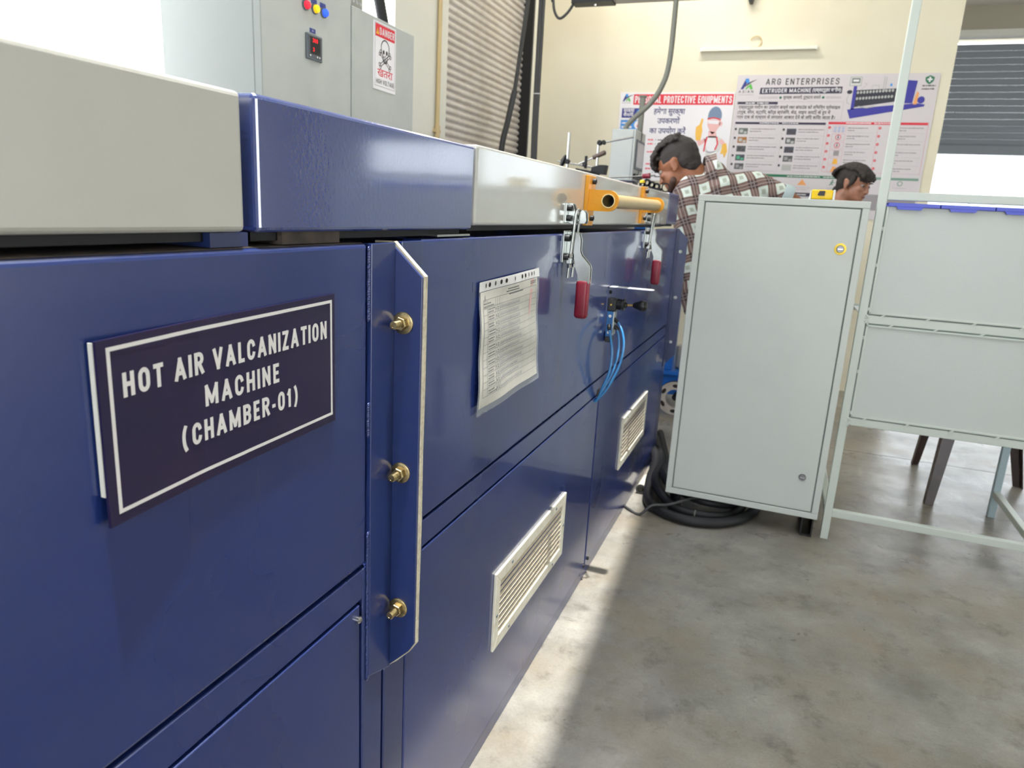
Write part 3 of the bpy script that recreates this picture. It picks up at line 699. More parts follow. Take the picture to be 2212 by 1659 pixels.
def valve():
    t = thing('hand_valve', 'hand lever air valve with black knob on a blue block', 'valve', (0, 2.03, .77))
    br = MB().box(0, .0025, 2.012, 2.05, .80, .9285).box(0, .126, 2.012, 2.052, .9265, .9285).build('bracket', 'blue_frame', t)
    MB().prism([(.0025, 2.012), (.122, 2.012), (.131, 2.03), (.122, 2.052), (.0025, 2.052)], 'Z', .9286, .9292).build('cover_plate', 'white_plastic', br)
    cap_screw('screw', 'black_steel', br, (.0025, 2.025, .913), (1, 0, 0), .005, .006)
    bl = MB().box(.0025, .027, 2.012, 2.047, .859, .896).build('valve_body', 'black_plastic', t, bevel=.0025)
    MB().lathe((.027, 2.029, .8795), (1, 0, 0), [(0, .0155), (.012, .0165), (.013, .014), (.017, .014), (.018, .0175), (.022, .0175), (.023, .009), (.030, .006)], 24).build('barrel', 'black_plastic', t, smooth=True)
    MB().lathe((.0125, 2.0119, .878), (0, -1, 0), [(0, .003), (.001, .0025)], 8).build('screw', 'brass', bl)
    MB().cyl((.055, 2.029, .8797), (.078, 2.029, .8807), .0028, n=12).build('lever_rod', 'brass', t, smooth=True)
    MB().lathe((.073, 2.029, .8805), (1, 0, .03), [(0, .0055), (.002, .0075), (.018, .0135), (.026, .0158), (.033, .0155), (.039, .0125), (.042, .007), (.0428, .002)], 24).build('knob', 'black_plastic', t, smooth=True)
    pb = MB().box(.0025, .0215, 2.012, 2.045, .784, .859).build('port_block', 'valve_blue', t, bevel=.0012)
    MB().box(.0025, .021, 2.011, 2.046, .768, .784).build('end_cap', 'black_plastic', t, bevel=.001)
    MB().box(.0215, .0245, 2.014, 2.043, .79, .858).build('name_strip', 'bright_zinc', t)
    for z in (.845, .797): MB().lathe((.0125, 2.0118, z), (0, -1, 0), [(0, .0048), (.0008, .0046), (.0008, .0028), (-.003, .0026)], 14).build('port', 'steel', pb, smooth=True)
    for c, d in (((.0125, 2.011, .817), (.35, -1, -1)), ((.0245, 2.02, .836), (1, -.2, -.7)), ((.0245, 2.036, .812), (1, 0, -.8))):
        c = Vector(c); d = Vector(d).normalized()
        MB().lathe(c-d*.004, d, [(0, .0045), (.004, .006), (.014, .006), (.015, .0048), (.019, .0048)], 14).build('fitting', 'black_plastic', t, smooth=True)
valve()
def smoothpath(P, n=8):
    P = [Vector(p) for p in P]; out = []
    for i in range(len(P)-1):
        p0 = P[max(i-1, 0)]; p1 = P[i]; p2 = P[i+1]; p3 = P[min(i+2, len(P)-1)]
        for k in range(n):
            s = k/n
            out.append(.5*((2*p1)+(p2-p0)*s+(2*p0-5*p1+4*p2-p3)*s*s+(3*p1-p0-3*p2+p3)*s**3))
    out.append(P[-1]); return out
def hose(name, label, cat, pts, r, m, group=None, n=10):
    return tag(MB().tube(smoothpath(pts), r, n).build(name, m, smooth=True), label, cat, group)
hose('air_hose', 'blue air hose bowing out farthest right of the three under the valve', 'hose', [(.036, 2.018, .828), (.055, 2.0, .805), (.066, 1.985, .765), (.060, 1.98, .71), (.035, 1.975, .645), (.008, 1.973, .604), (-.012, 1.978, .588)], .0034, 'blue_hose', 'blue air hoses under the valve')
hose('air_hose', 'nearest blue air hose, leaving the front fitting of the valve block', 'hose', [(.017, 2.000, .804), (.026, 1.985, .785), (.036, 1.975, .745), (.034, 1.97, .69), (.019, 1.967, .64), (.006, 1.967, .602), (-.012, 1.972, .586)], .0038, 'blue_hose', 'blue air hoses under the valve')
hose('air_hose', 'thin middle blue air hose between the other two under the valve', 'hose', [(.032, 2.034, .803), (.04, 2.03, .78), (.044, 2.02, .735), (.036, 2.0, .68), (.017, 1.985, .63), (.0, 1.985, .596), (-.012, 1.987, .59)], .0033, 'blue_hose', 'blue air hoses under the valve')

def nameplate():
    t = thing('nameplate', 'dark navy HOT AIR VALCANIZATION MACHINE (CHAMBER-01) nameplate with white border', 'sign', (0, .371, .875))
    # acrylic board on foam tape, tilted a little and standing off at its left edge
    def P(y, z):
        x = .0035+max(0, .006*(1-(y-.371)/.1))
        return (x, y-x*y/.47, z+.024*(y-.371))
    b = MB()
    cols = [.371, .385, .40, .42, .45, .471, .5, .6, .6725]
    vs = []
    for y in cols:
        for z in (.875, 1.0225):
            x = P(y, z)[0]
            q = P(y, z); vs += [q, (x-.0028, q[1], q[2])]
    n = len(cols); fs = []
    for i in range(n-1):
        a = i*4; c = a+4
        fs += [(a, c, c+2, a+2), (a+1, a+3, c+3, c+1), (a, a+1, c+1, c), (a+2, c+2, c+3, a+3)]
    fs += [(0, 2, 3, 1), (4*n-4, 4*n-3, 4*n-1, 4*n-2)]
    b.add(vs, fs).build('board', 'sign_navy', t)
    MB().box(.002, .0064, .3630, .3640, .90, 1.021).build('foam_tape', 'foam_white', t)
    def warp(p2):
        # drape the print on the bent board
        return p2
    def printed(p2, name, m):
        o = p2.build(name, m, t); off = wloc(t)
        for v in o.data.vertices:
            w = v.co+off; q = P(w.y, w.z); v.co = Vector((q[0]+.0003+w.x, q[1], q[2]))-off
        return o
    fr = P2('X', 0)
    ys = [.379+(.667-.379)*k/24 for k in range(25)]
    u0, u1, v0, v1, tt = .379, .667, .8835, 1.0165, .0033
    for a, c in zip(ys[:-1], ys[1:]): fr.rect(a, c, v0, v0+tt).rect(a, c, v1-tt, v1)
    fr.rect(u0, u0+tt, v0, v1).rect(u1-tt, u1, v0, v1)
    printed(fr, 'border', 'sign_white')
    tx = P2('X', 0)
    letters(tx, 'HOT AIR VALCANIZATION', .3905, .6575, .9745, .0203, .2)
    letters(tx, 'MACHINE', .4735, .576, .9435, .0203, .2)
    letters(tx, '(CHAMBER-01)', .4445, .605, .9125, .0203, .2)
    printed(tx, 'lettering', 'sign_white')
nameplate()

def sleeve():
    t = thing('document_sleeve', 'clear punched sleeve with a filled-in checklist form taped to the blue machine', 'document', (0, 1.07, .777))
    N, Mv = 16, 12
    def pos(a, b, off=0, m0=0, m1=0):
        yl, yr = 1.072+.006*(1-b), 1.3695+.034*(1-b)
        y = yl+(yr-yl)*a
        z = (.7785+.006*a)+(1.0115-.7785+.002*a)*b
        x = .0022+off+.0035*math.sin(a*5+b*2.3)**2*(1-b*.7)+.0022*math.sin(7*b+2*a)**2+.004*(1-a)*(1-b)
        return (x, y, z)
    def surf(name, m, a0, a1, b0, b1, off):
        vs = [pos(a0+(a1-a0)*i/N, b0+(b1-b0)*j/Mv, off) for j in range(Mv+1) for i in range(N+1)]
        vs2 = [(x-.0003, y, z) for x, y, z in vs]; k = len(vs); fs = []
        for j in range(Mv):
            for i in range(N):
                p = j*(N+1)+i; fs += [(p, p+1, p+N+2, p+N+1), (k+p, k+p+N+1, k+p+N+2, k+p+1)]
        ring = [i for i in range(N+1)]+[j*(N+1)+N for j in range(1, Mv+1)]+[Mv*(N+1)+i for i in range(N-1, -1, -1)]+[j*(N+1) for j in range(Mv-1, 0, -1)]
        for p, q in zip(ring, ring[1:]+ring[:1]): fs.append((p, q, k+q, k+p)[::-1])
        return MB().add(vs+vs2, fs).build(name, m, t, smooth=True)
    bk = surf('sleeve', 'sleeve_plastic', 0, 1, 0, 1, 0)
    surf('binding_strip', 'white_plastic', .0, 1, .93, 1, .0007)
    sh = surf('form_sheet', 'paper', .015, .955, .055, .925, .0006)
    def on(p2, name, m, off=.0009, par=None):
        o = p2.build(name, m, par or t); w0 = wloc(par or t)
        for v in o.data.vertices:
            w = v.co+w0; v.co = Vector(pos(w.y, w.z, off+w.x))-w0
        return o
    lines = P2('X', 0)
    rows = [.86, .80, .75, .695, .64, .585, .53, .47, .415, .355, .30, .245, .19, .13]
    for r in rows:
        for k in range(12): lines.rect(.05+.885*k/12, .05+.885*(k+1)/12, r, r+.0045)
    for a in (.05, .11, .235, .265, .30, .93):
        for k in range(10): lines.rect(a, a+.004, .13+.73*k/10, .13+.73*(k+1)/10)
    for k in range(1, 31):
        a = .30+.63*k/31
        for j in range(10): lines.rect(a, a+.0022, .19+.61*j/10, .19+.61*(j+1)/10)
    on(lines, 'ruled_lines', 'ink_pale')
    tx = P2('X', 0)
    for r0, r1 in zip(rows[1:], rows[2:]):
        for q in range(2):
            a = .125
            while a < .20+.03*random.random():
                w = random.uniform(.006, .018); tx.rect(a, a+w, r1+.012+q*.02, r1+.021+q*.02); a += w+.004
        tx.rect(.245, .253, r1+.015, r1+.035); tx.rect(.272, .29, r1+.012, r1+.019); tx.rect(.272, .288, r1+.028, r1+.035)
    for u0, u1, v in ((.42, .58, .895), (.40, .6, .875), (.44, .66, .852), (.06, .17, .83), (.82, .92, .90), (.82, .9, .885), (.06, .2, .808)):
        a = u0
        while a < u1:
            w = random.uniform(.008, .02); tx.rect(a, a+w, v, v+.009); a += w+.004
    tx.stroke([(.068, .85), (.08, .895), (.09, .85)], .006)
    on(tx, 'printed_text', 'ink_grey', .001)
    pen = P2('X', 0)
    for r0, r1 in zip(rows[1:], rows[2:]):
        a = .31
        while a < .6+.08*random.random():
            z = r1+.012; pen.stroke([(a, z+.012), (a+.005, z+.002), (a+.013, z+.026)], .003); a += .017
    on(pen, 'pen_ticks', 'ink_pen', .001)
    st = P2('X', 0).poly([(.83, .92), (.80, .62), (.82, .62), (.89, .92)])
    on(st, 'stain', 'pink_stain', .0008)
    holes = P2('X', 0)
    for y, w in ((1.098, .0022), (1.114, .0048), (1.139, .0026), (1.164, .0048), (1.187, .0055), (1.229, .002), (1.268, .0046), (1.287, .0046), (1.307, .002), (1.324, .003), (1.338, .002)):
        holes.disc((y-1.072)/.2975, .968, w/.2975, .0042/.233, 12)
    on(holes, 'punched_holes', 'dark_hole', .0012)
    MB().box(0, .0006, 1.052, 1.076, .998, 1.014).build('tape', 'blue_frame', t)
mat('sleeve_plastic', C(190, 195, 205), 0.12, alpha=0.35)
sleeve()

# ================================================================== control cabinets behind the machine
def control_cabinets():
    X = -.95
    t = thing('control_cabinet', 'tall light grey control cabinet with signal lamps and temperature controller', 'cabinet', (-1.13, 1.92, 0))
    MB().box(-1.305, X-.024, 1.70, 2.132, .1, 2.1).build('body', 'panel_grey_dimmed', t, bevel=.004)
    MB().box(-1.28, X-.05, 1.72, 2.11, 0, .1).build('plinth', 'black_steel', t)
    dr = MB().box(X-.02, X, 1.698, 2.132, .11, 2.09).build('door', 'panel_grey', t, bevel=.002)
    MB().box(X-.024, X-.02, 1.712, 2.125, .12, 2.08).build('door_seal', 'groove_dark', t)
    MB().box(X-.02, X+.0015, 1.696, 1.7015, .11, 2.09).build('door_edge', 'panel_grey_dimmed', t)
    for y, m in ((1.895, 'lamp_red'), (1.939, 'lamp_yellow'), (1.983, 'lamp_blue')):
        b = MB().lathe((X, y, 1.6795), (1, 0, 0), [(0, .0145), (.005, .0145), (.006, .0125), (.004, .0115)], 24).build('signal_lamp', 'bezel_dark', t, smooth=True)
        MB().lathe((X+.003, y, 1.6795), (1, 0, 0), [(0, .0112), (.008, .0112), (.0115, .0095), (.0128, .005), (.013, .0005)], 24).build('lens', m, b, smooth=True)
        MB().box(X, X+.001, y-.016, y+.012, 1.692, 1.706).build('name_tag', 'label_blue', b)
    c = MB().box(X, X+.008, 1.8925, 1.9675, 1.534, 1.6065).build('temperature_controller', 'bezel_dark', t, bevel=.003)
    MB().box(X+.008, X+.009, 1.8975, 1.9625, 1.540, 1.6015).build('fascia', 'lcd_dark', c, bevel=.0008)
    P2('X', X+.0093).rect(1.905, 1.955, 1.551, 1.5985).build('display', 'black_plastic', c)
    d = P2('X', X+.0096); letters(d, '300', 1.917, 1.942, 1.5835, .0115, .17); letters(d, '3', 1.917, 1.926, 1.558, .0115, .17); d.build('digits', 'led_red', c)
    k = P2('X', X+.0093)
    for y in (1.906, 1.940, 1.951): k.disc(y, 1.5455, .0026)
    k.build('keys', 'white_plastic', c)
    tg = MB().box(X, X+.001, 1.9155, 1.9425, 1.611, 1.6235).build('name_tag', 'label_blue', t)
    p = P2('X', X+.0012).rect(1.925, 1.933, 1.6155, 1.617).rect(1.926, 1.932, 1.619, 1.62); p.build('tag_print', 'p_white', tg)

    t = thing('junction_cabinet', 'lower grey electrical cabinet carrying the danger sign', 'cabinet', (-1.13, 2.34, 0))
    MB().box(-1.305, X-.02, 2.139, 2.551, .1, 1.742).build('body', 'panel_grey', t, bevel=.003)
    MB().box(-1.28, X-.05, 2.16, 2.53, 0, .1).build('plinth', 'black_steel', t)
    MB().box(X-.018, X, 2.139, 2.551, .11, 1.742).build('door', 'panel_grey', t, bevel=.0025)
    MB().box(X-.01, X-.006, 2.1325, 2.139, .11, 1.742).build('door_seal', 'groove_dark', t)
    # danger sign
    s = thing('danger_sign', 'DANGER high voltage sign with skull and red Hindi word on grey cabinet', 'sign', (X, 2.338, 1.51))
    MB().box(X, X+.003, 2.264, 2.4125, 1.512, 1.7305).build('board', 'p_white2', s, bevel=.001)
    d = X+.0034
    P2('X', d).ring(2.2715, 2.405, 1.5235, 1.7255, .0014).build('border', 'p_grey', s)
    P2('X', d).rect(2.275, 2.4025, 1.683, 1.723).build('red_panel', 'p_red', s)
    wt = P2('X', d+.0004).poly([(2.2785, 1.69), (2.2985, 1.69), (2.2885, 1.7115)]); wt.build('warning_triangle', 'p_warn', s)
    P2('X', d+.0007).stroke([(2.289, 1.707), (2.287, 1.700), (2.290, 1.700), (2.288, 1.693)], .0016).build('lightning_mark', 'p_black', s)
    letters(P2('X', d+.0004), 'DANGER', 2.301, 2.4, 1.6905, .024, .17).build('lettering', 'p_white2', s)
    sk = P2('X', d)
    cy, cz = 2.339, 1.652
    out = arc(cy, cz, .0265, .0265, -25, 205, 17)+[(cy-.0235, cz-.018), (cy-.0145, cz-.026), (cy-.013, cz-.041), (cy-.006, cz-.047), (cy+.006, cz-.047), (cy+.013, cz-.041), (cy+.0145, cz-.026), (cy+.0235, cz-.018)]
    sk.stroke(out, .0042, True)
    sk.disc(cy-.0105, cz-.013, .0062, .0075).disc(cy+.0105, cz-.013, .0062, .0075).poly([(cy-.004, cz-.028), (cy+.004, cz-.028), (cy, cz-.019)])
    for k in (-.006, 0, .006): sk.rect(cy+k-.0008, cy+k+.0008, cz-.044, cz-.034)
    for a, b in (((2.306, 1.634), (2.372, 1.592)), ((2.372, 1.634), (2.306, 1.592))):
        v = (Vector(b)-Vector(a)).normalized(); n = Vector((-v.y, v.x))*.0042
        for sg in (1, -1): sk.stroke([tuple(Vector(a)+n*sg), tuple(Vector(b)+n*sg)], .0026)
        for e in (a, b):
            for sg in (1, -1):
                q = Vector(e)+n*sg*1.2; sk.stroke([(q.x+.0055*math.cos(k*.7), q.y+.0055*math.sin(k*.7)) for k in range(9)], .0024, True)
    sk.build('skull_and_bones', 'p_black', s)
    font_text('hindi_word', 'खतरा', 2.289, 2.391, 1.5575, 'p_red', s, 'X', d, .006, size=.036)
    letters(P2('X', d), 'HIGH VOLTAGE', 2.2795, 2.4015, 1.5325, .0155, .13).build('caption', 'p_black', s)
    # perforated cable tray and flexible conduit rising behind
    tr = thing('cable_tray', 'perforated grey cable tray standing on top of the danger-sign cabinet', 'cable tray', (-1.1, 2.25, 1.742))
    cells = MB()
    plate('tray_web', 'grey_tray', tr, [(2.16, 1.742), (2.30, 1.742), (2.30, 2.25), (2.16, 2.25)],
          [(2.172+.02*i, 1.762+.026*j, .0062) for i in range(7) for j in range(19)], 'X', -1.02, -1.018)
    MB().box(-1.06, -1.018, 2.30, 2.304, 1.742, 2.25).build('tray_side', 'grey_tray', tr)
    MB().box(-1.06, -1.018, 2.156, 2.16, 1.742, 2.25).build('tray_side', 'grey_tray', tr)
    pts = [(-1.06, 2.40, 2.4), (-1.05, 2.40, 2.1), (-1.03, 2.41, 1.9), (-1.01, 2.435, 1.742)]
    pp = smoothpath(pts, 30); rs = [.0185+.0016*(i % 2) for i in range(len(pp))]
    h = tag(MB().tube(pp, rs, 14).build('flexible_conduit', 'black_rubber', smooth=True), 'black corrugated conduit dropping into the danger-sign cabinet', 'conduit')
    k = MB().prism([(2.305, 1.742), (2.345, 1.742), (2.318, 1.80), (2.305, 1.86)], 'X', -1.08, -1.05).build('cable_clip', 'black_plastic')
    tag(k, 'black wedge-shaped clip beside the perforated tray on the cabinet', 'clip')
mat('grey_tray', C(168, 168, 162), .5, metal=.5)
control_cabinets()

# ================================================================== grey cabinet on the floor and the tape measure
def floor_cabinet():
    t = thing('steel_cabinet', 'light grey steel enclosure standing on the floor at the end of the machine', 'cabinet', (.424, 2.80, 0))
    x0, x1, z0, z1, y = .148, .701, .0875, 1.218, 2.65
    b = .0225
    MB().box(x0, x1, y+.012, y+.30, z0, z1).build('body', 'cabinet_paint', t, bevel=.006, seg=3)
    f = MB()
    f.box(x0, x1, y, y+.014, z1-b, z1).box(x0, x1, y, y+.014, z0, z0+b).box(x0, x0+b, y, y+.014, z0+b, z1-b).box(x1-b, x1, y, y+.014, z0+b, z1-b)
    f.build('rim', 'cabinet_paint', t, bevel=.002)
    MB().box(x0+b, x1-b, y+.010, y+.013, z0+b, z1-b).build('door_gap', 'cabinet_groove', t)
    d = MB().box(x0+b+.0035, x1-b-.0035, y+.001, y+.012, z0+b+.0035, z1-b-.0035).build('door', 'cabinet_paint', t, bevel=.003)
    def lock(x, z, big):
        if big: MB().lathe((x, y+.001, z), (0, -1, 0), [(0, .0195), (.0012, .0192), (.0016, .013)], 28).build('lock_plate', 'lock_gold', d, smooth=True)
        k = MB().lathe((x, y, z), (0, -1, 0), [(0, .0125), (.004, .0122), (.006, .0105), (.006, .006), (.003, .0055)], 24).build('lock', 'chrome', d, smooth=True)
        MB().box(x-.0075, x+.0075, y-.0065, y-.003, z-.0012, z+.0012).build('lock_slot', 'steel', d)
    lock(.631, 1.060, True); lock(.629, .2415, False)
    for xx in (.16, .652):
        MB().box(xx, xx+.042, y+.04, y+.28, 0, .008).box(xx, xx+.005, y+.04, y+.28, .008, .0875).box(xx+.037, xx+.042, y+.04, y+.28, .008, .0875).box(xx, xx+.042, y+.04, y+.28, .0805, .0875).build('foot_channel', 'black_steel', t)
    v = MB().box(x0-.012, x0, y+.10, y+.2, .18, .30).build('side_vent', 'cabinet_paint', t, bevel=.002)
    s0 = MB().box(x0-.0128, x0-.012, y+.108, y+.192, .19, .194).build('slot', 'groove_dark', v)
    for k in range(1, 10):
        s = dup(s0, v); s.location = (0, 0, k*.011)
    # tape measure on top
    t = thing('tape_measure', 'yellow tape measure with black window lying on the grey cabinet', 'tape measure', (.551, 2.70, 1.218))
    MB().prism([(.517, 2.665), (.583, 2.668), (.585, 2.715), (.572, 2.735), (.525, 2.735), (.512, 2.72)], 'Z', 1.219, 1.2505).build('case', 'tape_yellow', t, bevel=.005, seg=3, smooth=True)
    MB().box(.583, .590, 2.668, 2.73, 1.2185, 1.2515).build('end_trim', 'white_plastic', t, bevel=.002)
    MB().prism([(.510, 1.219), (.516, 1.219), (.516, 1.250), (.513, 1.244)], 'Y', 2.667, 2.72).build('end_trim', 'white_plastic', t, bevel=.001)
    MB().prism([(.535, 1.234), (.538, 1.2305), (.557, 1.2305), (.558, 1.2465), (.540, 1.2465)], 'Y', 2.662, 2.668).build('lock_button', 'black_plastic', t, bevel=.001)
mat('lock_gold', C(196, 168, 60), .35, metal=.6)
floor_cabinet()

# ================================================================== rack of welded square tube
def rack():
    t = thing('tube_rack', 'pale green-white welded tube rack with two sheet panels, right of grey cabinet', 'rack', (1.07, 2.98, 0))
    y = 2.70; m = 'rack_paint'; bv = .0022
    MB().box(.7245, .7515, y, y+.027, 0, 2.1).build('post', m, t, bevel=bv)
    MB().box(1.386, 1.413, y, y+.027, 0, 1.256).build('post', m, t, bevel=bv)
    MB().box(1.386, 1.413, 3.257, 3.284, 0, 1.22).build('rear_leg', 'rack_leg_blue', t, bevel=bv)
    MB().box(.7245, .7515, 3.257, 3.284, 0, 1.16).build('rear_leg', 'rack_leg_blue', t, bevel=bv)
    for z0, z1 in ((1.2275, 1.2545), (.815, .8435), (.4475, .4745), (.0905, .1175)):
        MB().box(.7515, 1.386, y+.001, y+.026, z0, z1).build('rail', m, t, bevel=bv)
    for x in (.7255, 1.387):
        for z0, z1 in ((.0915, .1165), (.80, .825))[:1 if x < 1 else 2]:
            MB().box(x, x+.025, y+.027, 3.257, z0, z1).build('side_rail', m if x > 1 else m, t, bevel=bv)
    MB().box(.7515, 1.386, 3.258, 3.283, .80, .825).build('rail', m, t, bevel=bv)
    # the two sheet panels with their folded edges tacked on by short welds
    for z0, z1 in ((.8435, 1.2065), (.4745, .815)):
        p = MB().box(.7555, 1.386, y+.006, y+.009, z0+.004, z1).build('sheet_panel', 'rack_sheet', t)
        e = MB()
        e.box(.7550, .7615, y-.001, y+.007, z0+.004, z1).box(.7555, 1.386, y-.001, y+.007, z0+.0045, z0+.0105)
        if z1 < 1: e.box(.7555, 1.386, y-.001, y+.007, z1-.0105, z1-.0045)
        e.build('folded_edge', m, p, bevel=.001)
        MB().box(.7515, 1.386, y+.004, y+.0055, z0, z0+.0047).build('gap_line', 'cabinet_groove', p)
        MB().box(.7515, .7552, y+.004, y+.0055, z0, z1).build('gap_line', 'cabinet_groove', p)
        if z1 < 1: MB().box(.7515, 1.386, y+.004, y+.0055, z1-.0047, z1).build('gap_line', 'cabinet_groove', p)
        w = MB()
        for k in range(5):
            for zz in ((z0+.0015, z1-.0015) if z1 < 1 else (z0+.0015,)):
                xx = .80+k*.135+(.03 if zz > z0+.1 else 0)
                w.obox((xx, y, zz), (1, 0, .6), .008, (0, 1, 0), .003, (-.6, 0, 1), .0022)
        for zz in (z0+.02, z0+.17, z0+.29): w.ell((.7535, y, zz), (.0035, .003, .007), nu=8, nv=5)
        w.build('weld_tacks', m, p)
    MB().box(.7515, 1.386, y+.03, 3.25, .817, .820).build('shelf', 'rack_sheet', t)
    for z in (.83, .46):
        w = MB()
        for k in range(14): w.ell((.753+random.uniform(-.004, .004), y-.0005, z+random.uniform(-.014, .014)), (.004, .003, .004), nu=7, nv=5)
        w.build('weld_bead', m, t, smooth=True)
    # three blue trays hooked over the upper panel
    labs = ['leftmost blue plastic tray hooked over the rack panel beside the post', 'middle blue plastic tray hooked over the rack panel', 'rightmost blue plastic tray hooked over the rack panel at the picture edge']
    for i, lb in enumerate(labs):
        a = .757+i*.1535; b = a+.151
        q = thing('plastic_tray', lb, 'tray', ((a+b)/2, y+.1, 1.11), 'blue trays on the rack')
        bd = MB().box(a+.006, b-.006, y+.012, y+.2, 1.10, 1.104)
        bd.box(a+.006, b-.006, y+.012, y+.015, 1.104, 1.216).box(a+.006, b-.006, y+.197, y+.2, 1.104, 1.216).box(a+.006, a+.009, y+.015, y+.197, 1.104, 1.216).box(b-.009, b-.006, y+.015, y+.197, 1.104, 1.216)
        bd.build('bin', 'tray_blue', q)
        MB().box(a, b, y-.004, y+.205, 1.2165, 1.2195).box(a, b, y-.006, y-.002, 1.2075, 1.2195).build('lip', 'tray_blue', q, bevel=.0008)
        MB().prism([(a+.024, 1.2075), (a+.03, 1.1985), (a+.098, 1.1985), (a+.104, 1.2075)], 'Y', y-.006, y-.002).build('tab', 'tray_blue', q)
rack()

# ================================================================== brown plastic chair behind the rack
def chair():
    t = thing('plastic_chair', 'brown moulded plastic chair whose splayed legs show under the rack', 'chair', (1.40, 3.55, 0))
    sz = .43
    top = {'a': (1.215, 3.36), 'b': (1.235, 3.79), 'c': (1.52, 3.73), 'd': (1.56, 3.31)}
    bot = {'a': (1.173, 3.297), 'b': (1.203, 3.86), 'c': (1.616, 3.745), 'd': (1.625, 3.25)}
    for k in 'abcd':
        (tx, ty), (bx, by) = top[k], bot[k]
        sx = 1 if bx > 1.4 else -1; sy = 1 if by > 3.5 else -1
        v = []
        for (x, y, z, w) in ((bx, by, 0, .026), (tx, ty, sz-.01, .040)):
            # L-shaped hollow leg section
            for u, q in ((0, 0), (w*1.35, 0), (w*1.35, .005), (.006, .006), (.005, w*1.35), (0, w*1.35)):
                v.append((x-sx*u+sx*w*.6, y-sy*q+sy*w*.6, z))
        n = 6
        MB().add(v, [tuple(range(n)), tuple(range(2*n-1, n-1, -1))]+[(i, (i+1) % n, n+(i+1) % n, n+i) for i in range(n)]).build('leg', 'brown_plastic', t, bevel=.0015)
    MB().prism([(1.19, 3.33), (1.585, 3.28), (1.55, 3.77), (1.21, 3.83)], 'Z', sz-.03, sz).build('seat', 'brown_plastic', t, bevel=.01, seg=3)
    pts = [(1.20, 3.80, sz-.01), (1.55, 3.75, sz-.01), (1.57, 3.86, .78), (1.21, 3.91, .78)]
    b = MB().add([Vector(p) for p in pts]+[Vector(p)+Vector((.003, .02, 0)) for p in pts], [(0, 1, 2, 3), (7, 6, 5, 4), (0, 4, 5, 1), (1, 5, 6, 2), (2, 6, 7, 3), (3, 7, 4, 0)])
    b.build('backrest', 'brown_plastic', t, bevel=.006)
chair()

# ================================================================== hoses and pipe on the floor
G = 'black hoses heaped under the grey cabinet'
hose('hose', 'thick black hose forming the outermost loop on the floor under the cabinet', 'hose', [(-.06, 3.42, .05), (.035, 3.1, .06), (.055, 2.85, .045), (.085, 2.68, .022), (.16, 2.60, .021), (.27, 2.575, .021), (.38, 2.62, .021), (.47, 2.75, .021), (.5, 2.95, .021)], .0195, 'black_rubber', G, 12)
hose('hose', 'thick black hose second from outside in the floor loops under the cabinet', 'hose', [(-.04, 3.5, .05), (.06, 3.1, .055), (.075, 2.86, .058), (.12, 2.73, .05), (.20, 2.66, .024), (.30, 2.645, .022), (.40, 2.70, .022), (.44, 2.85, .022)], .0185, 'black_rubber', G, 12)
hose('hose', 'innermost black hose of the floor loops, rising over the others', 'hose', [(-.02, 3.55, .05), (.085, 3.1, .05), (.10, 2.90, .07), (.15, 2.79, .066), (.24, 2.72, .06), (.32, 2.70, .058), (.40, 2.78, .04), (.4, 2.95, .022)], .0165, 'black_rubber', G, 12)
hose('cable', 'thin grey cable lying across the black hoses on the floor', 'cable', [(-.03, 2.66, .006), (.02, 2.605, .006), (.07, 2.575, .006), (.11, 2.59, .045), (.17, 2.62, .05), (.25, 2.68, .07), (.33, 2.74, .075), (.42, 2.85, .03)], .0055, 'dark_conduit')
tg_ = MB().tube([(.272, 2.628+.021*math.cos(a), .0225+.021*math.sin(a)) for a in [k*2*math.pi/12 for k in range(12)]], .0028, 6, closed=True).build('hose_tie', 'grey_conduit', smooth=True)
tag(tg_, 'grey tape tie wrapped round the black hose on the floor', 'tie')
p_ = thing('pipe_stub', 'short cream pipe stub on the floor by the machine corner', 'pipe', (.035, 2.86, 0))
MB().pipe((.031, 2.925, .024), (.029, 2.80, .0205), .020, .015, 20).build('tube', 'canister', p_, smooth=True)
MB().pipe((.029, 2.803, .0205), (.0289, 2.793, .0205), .0206, .013, 20).build('end_cap', 'dark_conduit', p_, smooth=True)

